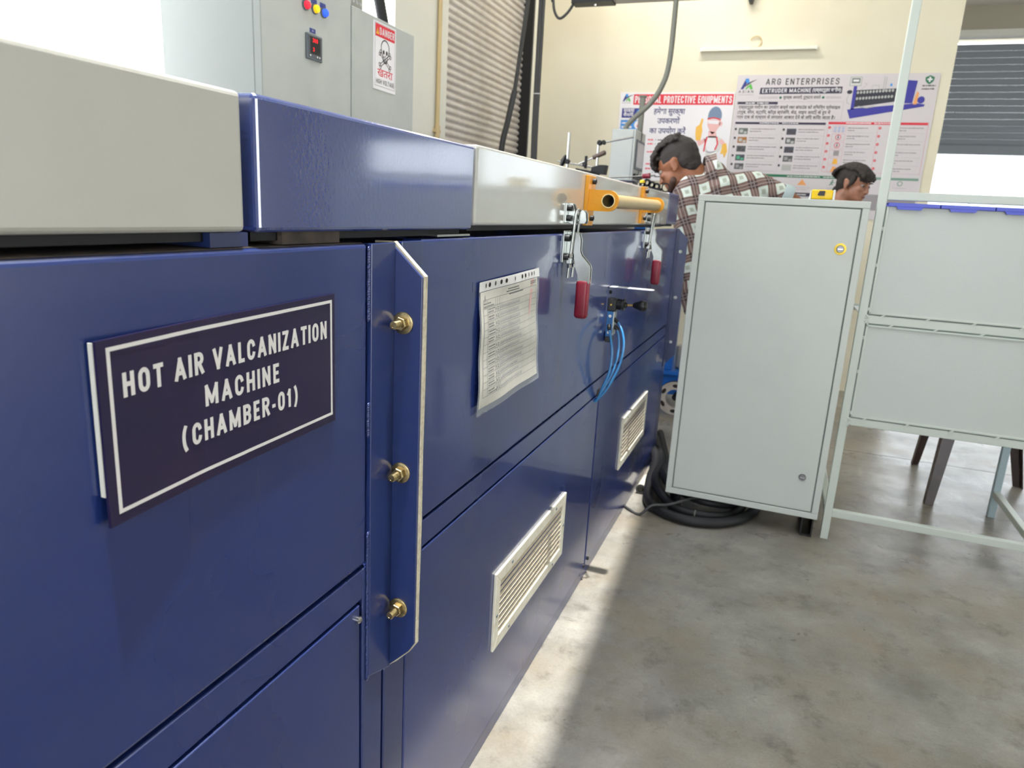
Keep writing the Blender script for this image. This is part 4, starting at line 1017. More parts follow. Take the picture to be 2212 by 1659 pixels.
# ================================================================== machine beyond: table, operator box, rods, wheel
def far_machine():
    t = thing('extruder_table', 'blue machine frame beyond the oven chambers behind the worker', 'machine', (-.6, 4.3, 0))
    MB().box(-1.0, -.15, 3.5, 5.0, 1.10, 1.18).build('table_top', 'blue_frame', t, bevel=.004)
    for x, y in ((-.98, 3.52), (-.98, 4.9), (-.25, 3.52), (-.25, 4.9)):
        MB().box(x, x+.08, y, y+.08, 0, 1.10).build('leg', 'machine_blue', t, bevel=.003)
    MB().box(-.98, -.17, 3.53, 3.57, .25, .33).build('cross_rail', 'machine_blue', t)
    t = thing('wheeled_trolley', 'small blue trolley with slotted wheel glimpsed between machine and cabinet', 'trolley', (-.05, 4.25, 0))
    MB().box(-.22, .30, 4.16, 4.40, .225, .25).build('deck', 'machine_blue', t, bevel=.003)
    MB().box(-.13, -.085, 4.19, 4.23, .25, .55).build('upright', 'machine_blue', t, bevel=.003)
    MB().box(-.20, .28, 4.20, 4.36, .10, .225).build('frame', 'machine_blue', t)
    for x in (-.036, .22):
        w = MB().pipe((x, 4.10, .101), (x, 4.14, .101), .100, .054, 36).build('wheel', 'wheel_beige', t, smooth=True)
        MB().pipe((x, 4.106, .101), (x, 4.136, .101), .1005, .093, 36).build('tyre', 'black_rubber', w, smooth=True)
        for a in (30, 90, 150, 210, 270, 330):
            ca, sa = math.cos(math.radians(a)), math.sin(math.radians(a))
            c = Vector((x+.076*ca, 4.099, .101+.076*sa)); tv = Vector((-sa, 0, ca)); rv = Vector((ca, 0, sa))
            pts = [c+tv*.019*math.cos(q)+rv*.0105*math.sin(q) for q in [k*2*math.pi/14 for k in range(14)]]
            MB().add([p for p in pts]+[p+Vector((0, .004, 0)) for p in pts], [tuple(range(14)), tuple(range(27, 13, -1))]+[(i, (i+1) % 14, 14+(i+1) % 14, 14+i) for i in range(14)]).build('slot', 'dark_hole', w)
        MB().cyl((x, 4.13, .101), (x, 4.2, .101), .02).build('axle', 'black_steel', w)
    t = thing('plastic_canister', 'cream plastic canister standing on the blue trolley', 'canister', (-.02, 4.27, .25))
    MB().box(-.078, .06, 4.24, 4.37, .2505, .40).build('body', 'canister', t, bevel=.022, seg=4, smooth=True)
    MB().lathe((-.02, 4.30, .398), (0, 0, 1), [(0, .03), (.01, .026), (.012, .024), (.035, .024), (.036, .02)], 20).build('cap', 'wheel_beige', t, smooth=True)
    # operator box on its post
    t = thing('operator_box', 'grey operator control box with screen on a post beside the worker', 'control box', (-.49, 4.32, 1.18))
    MB().box(-.562, -.424, 4.18, 4.462, 1.325, 1.606).build('housing', 'panel_grey', t, bevel=.003)
    MB().box(-.4385, -.4365, 4.1785, 4.1795, 1.33, 1.603).build('seam', 'groove_dark', t)
    s = MB().box(-.424, -.418, 4.21, 4.43, 1.39, 1.555).build('screen_bezel', 'bezel_dark', t, bevel=.002)
    MB().box(-.418, -.4172, 4.228, 4.412, 1.405, 1.54).build('screen', 'screen_grey', s)
    n = MB()
    for k in range(6): n.box(-.424, -.412, 4.20+k*.04, 4.222+k*.04, 1.338, 1.366)
    n.build('push_buttons', 'black_plastic', t)
    MB().box(-.452, -.424, 4.33, 4.36, 1.18, 1.80).build('post', 'grey_conduit', t, bevel=.002)
    MB().box(-.457, -.419, 4.325, 4.365, 1.80, 1.808).build('post_cap', 'grey_conduit', t)
    hose('flexible_conduit', 'thick grey conduit curving down from above into the operator box', 'conduit', [(-.30, 4.26, 4.2), (-.29, 4.25, 2.6), (-.283, 4.24, 2.2), (-.286, 4.23, 1.95), (-.315, 4.22, 1.83), (-.37, 4.22, 1.745), (-.44, 4.22, 1.68), (-.485, 4.22, 1.635), (-.497, 4.22, 1.600)], .0145, 'grey_conduit', n=14)
    # clamp stand: uprights, cross rods, clamps
    t = thing('clamp_stand', 'small stand of steel rods and black clamps rising behind the cream lid', 'stand', (-.5, 3.6, 1.18))
    K = 3.6/3.1
    def P(x, z, dy=0): return (.47+(x-.47)*K, 3.6+dy, 1.133+(z-1.133)*K)
    def rod(a, b, r=.0045, m='steel', nm='rod'): return MB().cyl(P(*a), P(*b), r, n=12).build(nm, m, t, smooth=True)
    rod((-.485, 1.465), (-.485, 1.174), .0075)
    rod((-.351, 1.432), (-.351, 1.174), .0068)
    rod((-.53, 1.347), (-.33, 1.318), .0042)
    rod((-.345, 1.424), (-.20, 1.452), .0042)
    rod((-.432, 1.337), (-.335, 1.379), .0036)
    a = Vector(P(-.372, 1.364)); b = Vector(P(-.316, 1.389)); d = (b-a).normalized()
    MB().lathe(a, d, [(0, .007), (.004, .011), ((b-a).length-.006, .0125), ((b-a).length, .006)], 16).build('brown_grip', 'brown_grip', t, smooth=True)
    for x, z, s in ((-.505, 1.347, .011), (-.484, 1.345, .013), (-.405, 1.335, .012), (-.346, 1.426, .013), (-.328, 1.428, .011)):
        MB().lathe(P(x, z, -.012), (0, 1, 0), [(0, s*.7), (.004, s), (.02, s), (.024, s*.7)], 12).build('clamp', 'black_steel', t, smooth=True)
    MB().ell(P(-.503, 1.347), (.012, .018, .034), Matrix.Rotation(.35, 3, 'Y')).build('thumb_wheel', 'black_plastic', t, smooth=True)
    MB().obox(P(-.401, 1.345), (1, 0, .1), .006, (0, 1, 0), .008, (0, 0, 1), .03).build('clamp', 'black_steel', t, bevel=.002)
    MB().obox(P(-.39, 1.306), (1, 0, -.15), .06, (0, 1, 0), .02, (0, 0, 1), .006).build('foot_bar', 'black_steel', t, bevel=.002)
    MB().prism([P(-.375, 1.30)[::2], P(-.31, 1.295)[::2], P(-.305, 1.335)[::2], P(-.335, 1.335)[::2], P(-.37, 1.325)[::2]], 'Y', 3.58, 3.63).build('clamp_block', 'black_steel', t, bevel=.003)
    # long thin rod with a red handle
    t = thing('screwdriver', 'thin steel rod with dark red handle lying behind the cream lid', 'tool', (-.2, 3.5, 1.2))
    K = 3.5/3.1
    P = lambda x, z: (.47+(x-.47)*K, 3.5, 1.133+(z-1.133)*K)
    MB().cyl(P(-.30, 1.283), P(-.142, 1.296), .0035, n=10).build('blade', 'steel', t, smooth=True)
    MB().lathe(P(-.15, 1.2945), Vector(P(-.122, 1.2975))-Vector(P(-.15, 1.2945)), [(0, .006), (.003, .011), (.03, .0115), (.035, .014), (.039, .012)], 14).build('handle', 'red_vinyl', t, smooth=True)
    MB().cyl(P(-.118, 1.298), P(-.095, 1.301), .003, n=10).build('tip', 'steel', t, smooth=True)
    # small black fittings along the lid edge and a rubber ring
    t = thing('roller_bracket', 'row of small black rollers and clips behind the lid end', 'bracket', (-.1, 3.42, 1.2))
    K = 3.42/3.1
    P = lambda x, z: (.47+(x-.47)*K, 3.42, 1.133+(z-1.133)*K)
    for x, z, r in ((-.147, 1.262, .014), (-.128, 1.270, .018), (-.107, 1.262, .017), (-.086, 1.256, .017)):
        o = MB().pipe(Vector(P(x, z)), Vector(P(x, z))+Vector((0, .02, 0)), r, r*.45, 18).build('roller', 'black_plastic', t, smooth=True)
    MB().lathe(P(-.147, 1.268), (0, 0, 1), [(0, .012), (.01, .012), (.014, .006)], 12).build('yellow_cap', 'tape_yellow', t, smooth=True)
    MB().box(-.36, -.12, 3.41, 3.44, 1.2, 1.262).build('mount_bar', 'black_steel', t)
    MB().box(-.36, -.12, 3.44, 3.6, 1.2, 1.21).build('foot', 'black_steel', t)
    q = [Vector(P(-.047, 1.253))+Vector((.0165*math.cos(k*.2618), 0, .0185*math.sin(k*.2618))) for k in range(24)]
    MB().tube(q, .0028, 8, closed=True).build('rubber_ring', 'black_rubber', t, smooth=True)
    MB().cyl(Vector(P(-.09, 1.234)), Vector(P(-.05, 1.237)), .003).build('ring_hook', 'black_steel', t)
mat('brown_grip', C(86, 70, 62), .5)
far_machine()

# ================================================================== cables and fittings on the walls
def wall_bits():
    t = thing('conduit_riser', 'bundle of dark vertical conduits in front of the corner', 'conduit', (-1.19, 4.6, 0))
    for x, r in ((-1.192, .013), (-1.172, .011), (-1.182, .010)):
        MB().tube(smoothpath([(x, 4.6, 0), (x+.004, 4.6, 1.3), (x-.002, 4.6, 1.9), (x-.012+(.012 if r > .0105 else 0), 4.6, 4.2)]), r, 12).build('tube', 'dark_conduit', t, smooth=True)
    for z in (1.13, 1.86, 2.6): MB().tube([(-1.184+.026*math.cos(k*.5236), 4.6+.017*math.sin(k*.5236), z) for k in range(12)], .003, 6, closed=True).build('cable_tie', 'white_plastic', t, smooth=True)
    t = thing('sagging_cable', 'slanting dark cable with thicker lower sleeve in front of the left shutter', 'cable', (-1.4, 4.6, 0))
    MB().tube(smoothpath([(-1.23, 4.6, 4.2), (-1.262, 4.6, 2.8), (-1.281, 4.6, 2.42), (-1.315, 4.6, 2.1), (-1.342, 4.6, 1.86)]), .0135, 12).build('core', 'dark_conduit', t, smooth=True)
    MB().tube(smoothpath([(-1.339, 4.6, 1.88), (-1.352, 4.6, 1.82), (-1.38, 4.6, 1.68), (-1.415, 4.6, 1.48), (-1.43, 4.6, .9), (-1.43, 4.6, 0)]), .0195, 12).build('sleeve', 'dark_conduit', t, smooth=True)
    hose('wall_pipe', 'tan vertical conduit pipe on the white pier beside the shutter', 'pipe', [(-1.462, 3.752, 4.2), (-1.462, 3.752, 3), (-1.462, 3.752, 1.0), (-1.462, 3.752, 0)], .0125, 'tan_pipe', n=12)
    s = thing('pipe_socket', 'tan socket joint low on the vertical conduit pipe', 'pipe joint', (-1.462, 3.752, 1.5))
    MB().cyl((-1.462, 3.752, 1.50), (-1.462, 3.752, 1.56), .0165).build('collar', 'tan_pipe', s, smooth=True)
    MB().box(-1.475, -1.455, 3.72, 3.785, 1.525, 1.54).build('saddle', 'tan_pipe', s)
    # overhead busbar with hanging loop
    t = thing('overhead_trunking', 'dark trunking with grey cover along the top of the back wall', 'trunking', (-1.0, 4.7, 2.42))
    MB().box(-1.0, -.74, 4.62, 4.72, 2.392, 2.46).build('dark_section', 'black_steel', t)
    MB().box(-.74, -.22, 4.62, 4.72, 2.402, 2.46).build('grey_section', 'grey_tray', t)
    for x in (-.95, -.3): MB().box(x, x+.01, 4.665, 4.675, 2.46, 4.2).build('hanger_rod', 'steel', t)
    MB().lathe((-.86, 4.67, 2.392), (0, 0, -1), [(0, .01), (.008, .008)], 10).build('gland', 'steel', t)
    hose('hanging_cable', 'dark cable drooping in a loop from the overhead trunking', 'cable', [(-1.14, 4.65, 4.2), (-1.138, 4.65, 2.6), (-1.128, 4.65, 2.42), (-1.112, 4.65, 2.35), (-1.078, 4.65, 2.315), (-1.03, 4.65, 2.345), (-.99, 4.65, 2.40)], .0085, 'dark_conduit')
    b = MB().prism([(-.015, 2.585), (.03, 2.585), (.022, 2.548), (.002, 2.548)], 'Y', 5.36, 5.42).box(-.012, .028, 5.36, 5.42, 2.585, 2.66).build('wall_fixture', 'black_plastic', bevel=.002)
    tag(b, 'small dark fixture high on the back wall, cut by the picture top', 'fixture')
    t = thing('wall_casing', 'cream horizontal cable casing strip on the wall above the posters', 'casing', (.09, 5.42, 2.26))
    MB().box(-.285, .462, 5.385, 5.42, 2.256, 2.276).build('channel', 'wall_white', t, bevel=.002)
    MB().box(-.287, -.279, 5.383, 5.42, 2.254, 2.278).build('end_cap', 'trim_white', t)
    MB().box(.456, .464, 5.383, 5.42, 2.254, 2.278).build('end_cap', 'trim_white', t)
    r = [( .072+.036*math.cos(math.radians(a)), 5.41, 2.313+.036*math.sin(math.radians(a))) for a in range(160, -131, -15)]
    tag(MB().tube(r, .0038, 8).build('wire_loop', 'tan_pipe', smooth=True), 'open loop of wire curling above the wall casing', 'wire')
    for i, (x, z) in enumerate(((-.46, 2.30), (-.75, 2.43), (-.745, 2.14))): pass
wall_bits()

# ================================================================== posters on the back wall
def logo(par, u, v, s, d):
    """two-tone letter A with a swoosh; s = height"""
    P2('Y', d).poly([(u-.02*s-.5*s, v), (u-.28*s, v), (u+.06*s, v+.62*s), (u+.16*s, v+.98*s), (u-.12*s, v+.98*s)]).build('logo_left_stroke', 'p_dkblue', par)
    P2('Y', d-.0004).poly([(u-.16*s, v+.75*s), (u+.02*s, v+.55*s), (u+.30*s, v+.48*s), (u+.16*s, v+.98*s), (u-.12*s, v+.98*s)]).build('logo_top', 'p_ltblue', par)
    P2('Y', d-.0004).poly([(u-.1*s, v), (u+.12*s, v+.3*s), (u+.42*s, v+.5*s), (u+.62*s, v), (u+.36*s, v), (u+.27*s, v+.24*s), (u+.06*s, v)]).build('logo_right_stroke', 'p_lime', par)
    P2('Y', d-.0008).poly([(u-.3*s, v+.12*s), (u+.1*s, v+.55*s), (u+.5*s, v+.76*s), (u+.95*s, v+.88*s), (u+.5*s, v+.66*s), (u+.15*s, v+.4*s)]).build('logo_swoosh', 'p_text', par)

def extruder_poster():
    x0, x1, z0, z1, Y = -.0165, 1.211, 1.19, 2.105, 5.42
    t = thing('extruder_poster', 'large ARG ENTERPRISES extruder machine poster on the back wall', 'poster', (.6, Y, z0))
    MB().box(x0, x1, Y-.006, Y, z0, z1).build('board', 'p_white', t)
    d = Y-.0068
    def T(n, m, fn, dd=0):
        p = P2('Y', d-dd); fn(p); return p.build(n, m, t)
    logo(t, .047, 2.014, .07, d)
    letters(P2('Y', d), 'ASIAN', -.002, .098, 1.990, .018, .16, gap=.16).build('logo_name', 'p_text', t)
    T('logo_underline', 'p_pale', lambda p: p.rect(0, .1, 1.976, 1.981))
    letters(P2('Y', d), 'ARG ENTERPRISES', .170, .632, 2.041, .040, .15, gap=.14).build('title', 'p_black', t)
    T('subtitle_bar', 'p_navy', lambda p: p.poly([(.139, 1.982), (.655, 1.986), (.655, 2.028), (.141, 2.023)]))
    letters(P2('Y', d-.0006), 'EXTRUDER MACHINE', .153, .466, 1.990, .0265, .17, slope=.009).build('subtitle', 'p_white2', t)
    font_text('subtitle_hindi', '(एक्सट्रूडर मशीन)', .473, .648, 1.9975, 'p_white2', t, 'Y', d-.0006, .02, size=.030)
    T('rule', 'p_grey', lambda p: p.rect(.136, .262, 1.955, 1.957).rect(.136, .262, 1.963, 1.965).rect(.563, .657, 1.956, 1.958).rect(.563, .657, 1.964, 1.966))
    T('rule_marks', 'p_green', lambda p: p.disc(.278, 1.960, .008).disc(.546, 1.961, .008))
    font_text('motto', 'सुरक्षा अपनायें, दुर्घटना बचायें', .295, .53, 1.953, 'p_text', t, 'Y', d, .01, size=.026)
    T('intro_bar', 'p_navy', lambda p: p.rect(.0, .265, 1.917, 1.933))
    T('intro_bar_text', 'p_white2', lambda p: p.scribble(.055, .12, 1.925, .008).scribble(.13, .205, 1.925, .008), .0006)
    T('intro_frame', 'p_pale', lambda p: p.ring(.002, .676, 1.820, 1.936, .0022))
    for s, a, b, v in (('एक्सट्रूडर मशीन का उपयोग कच्चे रबर कंपाउंड को विभिन्न प्रोफाइल', .012, .660, 1.889), ('(ट्यूब, सील, स्ट्रिप, कॉर्ड स्पंजिंग, शेड, पाइप आदि) के रूप में', .010, .604, 1.857), ('गर्म दाब के माध्यम से लगातार आकार देने के लिए किया जाता है।', .008, .636, 1.825)):
        font_text('intro_text', s, a, b, v, 'p_text', t, 'Y', d, .012, size=.028)
    T('instruction_bar', 'p_navy', lambda p: p.rect(.002, .588, 1.788, 1.804))
    T('instruction_bar_text', 'p_white2', lambda p: p.scribble(.165, .29, 1.796, .007).scribble(.31, .415, 1.796, .007), .0006)
    T('safety_bar', 'p_red', lambda p: p.rect(.602, 1.191, 1.793, 1.809))
    T('safety_bar_text', 'p_white2', lambda p: p.scribble(.71, .86, 1.801, .007).scribble(.88, .98, 1.801, .007), .0006)
    T('safety_frame', 'p_pinkline', lambda p: p.ring(.602, 1.195, 1.488, 1.808, .002).rect(.905, .907, 1.488, 1.79))
    T('instruction_frame', 'p_pale', lambda p: p.ring(.002, .588, 1.478, 1.804, .002).rect(.315, .3165, 1.478, 1.788))
    pm = ['p_pic1', 'p_pic2', 'p_pic3', 'p_pic4', 'p_pic3']; pm2 = ['p_pic4', 'p_pic3', 'p_pic4', 'p_pic3', 'p_metal']
    for k in range(5):
        v = 1.761-k*.0585
        for u, mm, a, b in ((.032, pm[k], .106, .293), (.347, pm2[k], .419, .586)):
            P2('Y', d).rect(u, u+.061, v-.039, v+.001).build('picture', mm, t)
            q = P2('Y', d-.0006)
            q.rect(u+.008, u+.03, v-.03, v-.008).rect(u+.036, u+.055, v-.036, v-.02)
            q.build('picture_detail', 'p_teal' if (k == 3 and u < .1) else random.choice(['p_metal', 'p_text', 'p_grey', 'p_text']), t)
            T('item_mark', 'p_black', lambda p: p.disc(u-.02, v-.006, .0075, .0085))
            T('item_text', 'p_grey', lambda p: p.scribble(a, b-.03*random.random(), v-.004, .007).scribble(a, a+random.uniform(.05, .14), v-.020, .007))
            T('item_rule', 'p_pale', lambda p: p.rect(u+.07, b, v-.0435, v-.042))
    im = ['p_band', 'p_red', 'p_red', 'p_grey', 'p_orange', 'p_orange']
    for k in range(6):
        v = 1.771-k*.0508
        [T('red_mark', 'p_red', lambda p: p.disc(a, v+.001, .0085)) for a in (.614, .918)]
        T('mark_tick', 'p_white2', lambda p: p.rect(.612, .617, v-.003, v+.001).rect(.916, .921, v-.001, v+.003), .0006)
        T('icon_frame', 'p_pinkline', lambda p: p.ring(.634, .716, v-.030, v+.012, .0016))
        if k == 0: T('icon', 'p_ltblue', lambda p: [p.stroke(circ(.65+.024*i, v-.001-.018*j, .006, 10), .002, True) for i in range(3) for j in range(2)])
        elif k in (1, 2):
            T('icon', 'p_red', lambda p: p.stroke(circ(.675, v-.009, .016, 18), .0035, True))
            T('icon_figure', 'p_black', lambda p: p.rect(.672, .678, v-.018, v-.004).disc(.675, v+.001, .003), .0004)
        elif k == 3: T('icon', 'p_grey', lambda p: p.rect(.661, .695, v-.025, v+.008))
        else: T('icon', 'p_warn' if k == 4 else 'p_orange', lambda p: p.poly([(.66-(.004 if k == 5 else -.002), v-.028), (.695, v-.028), (.69, v+.004), (.668, v+.008)]))
        T('item_text', 'p_grey', lambda p: p.scribble(.727, .875-.03*random.random(), v-.001, .007).scribble(.727, .76+.06*random.random(), v-.016, .007))
        T('item_text', 'p_grey', lambda p: p.scribble(1.007, 1.172-.05*random.random(), v+.003, .007).scribble(1.007, 1.03+.06*random.random(), v-.013, .007))
        T('item_rule', 'p_pale', lambda p: p.rect(.727, .88, v-.031, v-.0295).rect(1.007, 1.18, v-.029, v-.0275))
    T('green_bar', 'p_green', lambda p: p.rect(.02, .935, 1.444, 1.462))
    T('green_bar_pale', 'p_greenfade', lambda p: p.rect(.935, 1.195, 1.448, 1.464))
    T('green_bar_text', 'p_band', lambda p: p.scribble(.39, .60, 1.453, .008).scribble(.62, .80, 1.453, .008), .0006)
    T('icon_cone', 'p_warn', lambda p: p.poly([(.275, 1.398), (.307, 1.398), (.301, 1.425), (.281, 1.425)]))
    T('icon_cone_top', 'p_red', lambda p: p.disc(.291, 1.434, .008), .0004)
    T('icon_triangle', 'p_orange', lambda p: p.poly([(.462, 1.396), (.522, 1.396), (.492, 1.436)]))
    T('icon_runner', 'p_green', lambda p: p.disc(.683, 1.433, .005).stroke([(.682, 1.427), (.676, 1.412), (.666, 1.402)], .006).stroke([(.676, 1.414), (.688, 1.405)], .005).stroke([(.67, 1.423), (.695, 1.419)], .004).stroke(circ(.72, 1.419, .012, 14), .004, True))
    T('icon_ring', 'p_greenfade', lambda p: p.stroke(circ(1.091, 1.428, .014, 18), .005, True).stroke(circ(.86, 1.425, .013, 18), .004, True))
    T('icon_captions', 'p_pale', lambda p: p.scribble(.25, .335, 1.378, .005).scribble(.445, .545, 1.380, .006).scribble(.465, .525, 1.366, .006).scribble(.655, .71, 1.383, .007).scribble(.84, .92, 1.39, .006).scribble(1.05, 1.13, 1.40, .006))
    T('bottom_bar', 'p_navy', lambda p: p.rect(.02, .70, 1.322, 1.346)); T('bottom_bar_pale', 'p_grey', lambda p: p.rect(.70, 1.2, 1.25, 1.352))
    T('bottom_bar_text', 'p_band', lambda p: p.scribble(.39, .45, 1.334, .010).scribble(.46, .53, 1.334, .010), .0006)
    # shield
    T('shield', 'p_green', lambda p: p.poly([(1.129, 2.080), (1.155, 2.092), (1.181, 2.080), (1.178, 2.058), (1.168, 2.046), (1.156, 2.038), (1.143, 2.046), (1.132, 2.058)]))
    T('shield_cross', 'p_white2', lambda p: p.rect(1.151, 1.160, 2.052, 2.082).rect(1.141, 1.170, 2.0625, 2.0715), .0006)
    T('shield_text', 'p_text', lambda p: p.scribble(1.119, 1.194, 2.030, .008).scribble(1.117, 1.190, 2.011, .008))
    # drawing of the machine
    T('machine_base', 'p_mach', lambda p: p.poly([(.703, 1.884), (.726, 1.829), (1.148, 1.906), (1.152, 1.918), (1.10, 1.925), (.735, 1.892)]))
    T('machine_column', 'p_mach', lambda p: p.rect(.722, .742, 1.885, 2.03))
    T('machine_barrel', 'p_machdk', lambda p: p.poly([(.742, 1.90), (.975, 1.935), (.975, 2.015), (.742, 2.005)]), .0004)
    T('machine_bolts', 'p_metal', lambda p: [p.disc(.752+.0185*k, (1.990 if j else 1.953)+.0012*k, .007, .009) for k in range(12) for j in range(2)], .0008)
    for q, w in (([(.765, 1.905), (.815, 1.897), (.86, 1.905)], .007), ([(.765, 2.005), (.79, 2.03), (.80, 2.045), (.785, 2.045)], .003), ([(.83, 2.008), (.835, 2.034), (.87, 2.034), (.875, 2.008)], .003), ([(.897, 2.0), (.897, 2.085)], .004), ([(.909, 2.0), (.909, 2.085)], .004)): T('machine_pipe', 'p_metal', lambda p: p.stroke(q, w), .0008)
    T('machine_hood', 'p_mach', lambda p: p.poly([(.985, 1.925), (1.078, 1.925), (1.089, 2.060), (1.035, 2.064), (1.0, 2.055)]), .0004)
    T('machine_gear', 'p_ltblue', lambda p: p.disc(1.0, 1.940, .013).rect(.935, .947, 2.028, 2.044), .0008)
    T('machine_guard', 'p_orange', lambda p: p.poly([(1.083, 1.918), (1.104, 1.918), (1.108, 1.985), (1.097, 1.998), (1.089, 1.965)]), .0008)
    T('machine_motor', 'p_mach', lambda p: p.disc(1.126, 1.945, .021, .022), .0004)
    T('machine_screen', 'p_metal', lambda p: p.ring(.694, .766, 2.030, 2.088, .006)); T('machine_screen_face', 'p_pic1', lambda p: p.rect(.706, .755, 2.048, 2.078), .0004)
    T('machine_screen_back', 'p_band', lambda p: p.rect(.70, .76, 2.036, 2.082)); T('machine_screen_text', 'p_white2', lambda p: p.rect(.713, .748, 2.057, 2.07), .0008)
    T('machine_head', 'p_machdk', lambda p: p.disc(.702, 1.994, .016, .012), .0004)
    T('machine_hose', 'p_metal', lambda p: p.stroke([(.70, 1.98), (.690, 1.95), (.697, 1.925), (.715, 1.92)], .004), .0004)
extruder_poster()

def ppe_poster():
    x0, x1, z0, z1, Y = -.826, -.021, 1.388, 1.997, 5.42
    t = thing('safety_poster', 'PERSONAL PROTECTIVE EQUIPMENTS safety poster with red header on the back wall', 'poster', (-.42, Y, z0))
    MB().box(x0, x1, Y-.006, Y, z0, z1).build('board', 'p_white2', t)
    d = Y-.0068
    def T(n, m, fn, dd=0):
        p = P2('Y', d-dd); fn(p); return p.build(n, m, t)
    logo(t, -.781, 1.936, .052, d)
    letters(P2('Y', d), 'ASIAN', -.814, -.748, 1.921, .011, .16, gap=.16).build('logo_name', 'p_grey', t)
    T('header', 'p_red', lambda p: p.rect(-.728, -.029, 1.913, 1.984))
    letters(P2('Y', d-.0006), 'PERSONAL PROTECTIVE EQUIPMENTS', -.717, -.038, 1.924, .049, .16, gap=.09).build('header_text', 'p_white2', t)
    T('blue_panel', 'p_dkblue', lambda p: p.rect(-.806, -.641, 1.823, 1.889))
    font_text('panel_text', 'सुरक्षा', -.795, -.715, 1.862, 'p_white2', t, 'Y', d-.0006, .02, size=.036)
    font_text('panel_text', 'सेवायें', -.795, -.720, 1.834, 'p_white2', t, 'Y', d-.0006, .02, size=.030)
    T('panel_icon', 'p_ltblue', lambda p: p.disc(-.672, 1.856, .028), .0005)
    T('panel_icon_mark', 'p_white2', lambda p: p.disc(-.667, 1.868, .014, .012), .001)
    T('light_panel', 'p_ltblue', lambda p: p.rect(-.809, -.643, 1.735, 1.808))
    T('panel_marks', 'p_white2', lambda p: p.scribble(-.80, -.725, 1.787, .016).scribble(-.80, -.725, 1.759, .016).disc(-.678, 1.775, .03), .0005)
    T('panel_drop', 'p_red', lambda p: p.disc(-.676, 1.767, .012), .001)
    for s, a, b, v in (('हमेशा सुरक्षा', -.573, -.350, 1.852), ('उपकरणों', -.541, -.381, 1.787), ('का उपयोग करें', -.592, -.332, 1.719)):
        font_text('slogan', s, a, b, v, 'p_purple', t, 'Y', d, .018, size=.052)
    for k, v in enumerate((1.673, 1.645, 1.617, 1.590, 1.56, 1.533, 1.506, 1.473, 1.446, 1.418)):
        if k in (0, 1, 3, 6, 7): T('item_heading', 'p_redtext', lambda p: p.scribble(-.597, -.555+.01*(k == 3), v, .012))
        T('item_line', 'p_text', lambda p: p.rect(-.542, -.538, v-.004, v+.004).scribble(-.525, -.30-.1*random.random(), v, .010))
    # generic cartoon worker giving a thumbs up
    T('drawn_helmet', 'p_helm', lambda p: p.poly(arc(-.140, 1.838, .047, .064, 0, 180, 15)+[(-.187, 1.822), (-.095, 1.822)]))
    T('drawn_brim', 'p_red', lambda p: p.stroke([(-.189, 1.820), (-.145, 1.828), (-.096, 1.815)], .008), .0005)
    T('drawn_face', 'p_skin', lambda p: p.poly([(-.186, 1.818), (-.098, 1.813), (-.100, 1.775), (-.122, 1.735), (-.145, 1.716), (-.165, 1.74), (-.184, 1.775)]))
    T('drawn_goggles', 'p_white2', lambda p: p.poly([(-.184, 1.812), (-.108, 1.808), (-.112, 1.785), (-.180, 1.79)]), .0005)
    T('drawn_ear', 'p_skin', lambda p: p.disc(-.094, 1.788, .011, .016))
    T('drawn_neck', 'p_skin', lambda p: p.poly([(-.172, 1.74), (-.12, 1.73), (-.11, 1.69), (-.17, 1.69)]))
    T('drawn_shirt', 'p_band', lambda p: p.poly([(-.195, 1.69), (-.165, 1.705), (-.115, 1.705), (-.075, 1.69), (-.063, 1.65), (-.085, 1.60), (-.185, 1.60)]))
    T('drawn_bib', 'p_white2', lambda p: p.poly([(-.175, 1.695), (-.118, 1.695), (-.105, 1.64), (-.115, 1.605), (-.165, 1.60), (-.18, 1.64)]), .0005)
    T('drawn_straps', 'p_red', lambda p: p.stroke([(-.177, 1.700), (-.186, 1.65), (-.19, 1.60)], .010).stroke([(-.112, 1.700), (-.100, 1.655), (-.115, 1.612)], .010), .0008)
    T('drawn_arm', 'p_skin', lambda p: p.stroke([(-.185, 1.68), (-.225, 1.655), (-.240, 1.69)], .026).stroke([(-.085, 1.68), (-.06, 1.655), (-.052, 1.63)], .026))
    T('drawn_glove', 'p_glove', lambda p: p.poly([(-.254, 1.675), (-.222, 1.675), (-.215, 1.74), (-.222, 1.775), (-.216, 1.82), (-.228, 1.822), (-.238, 1.782), (-.262, 1.765), (-.262, 1.72)]), .0005)
    T('drawn_glove', 'p_glove', lambda p: p.poly([(-.068, 1.652), (-.040, 1.66), (-.028, 1.605), (-.045, 1.56), (-.055, 1.59), (-.075, 1.585), (-.07, 1.61)]), .0005)
    T('drawn_trousers', 'p_band', lambda p: p.poly([(-.175, 1.60), (-.112, 1.60), (-.108, 1.50), (-.185, 1.50)]))
    T('drawn_belt', 'p_outline', lambda p: p.stroke([(-.175, 1.603), (-.145, 1.594), (-.112, 1.603)], .006), .0005)
ppe_poster()

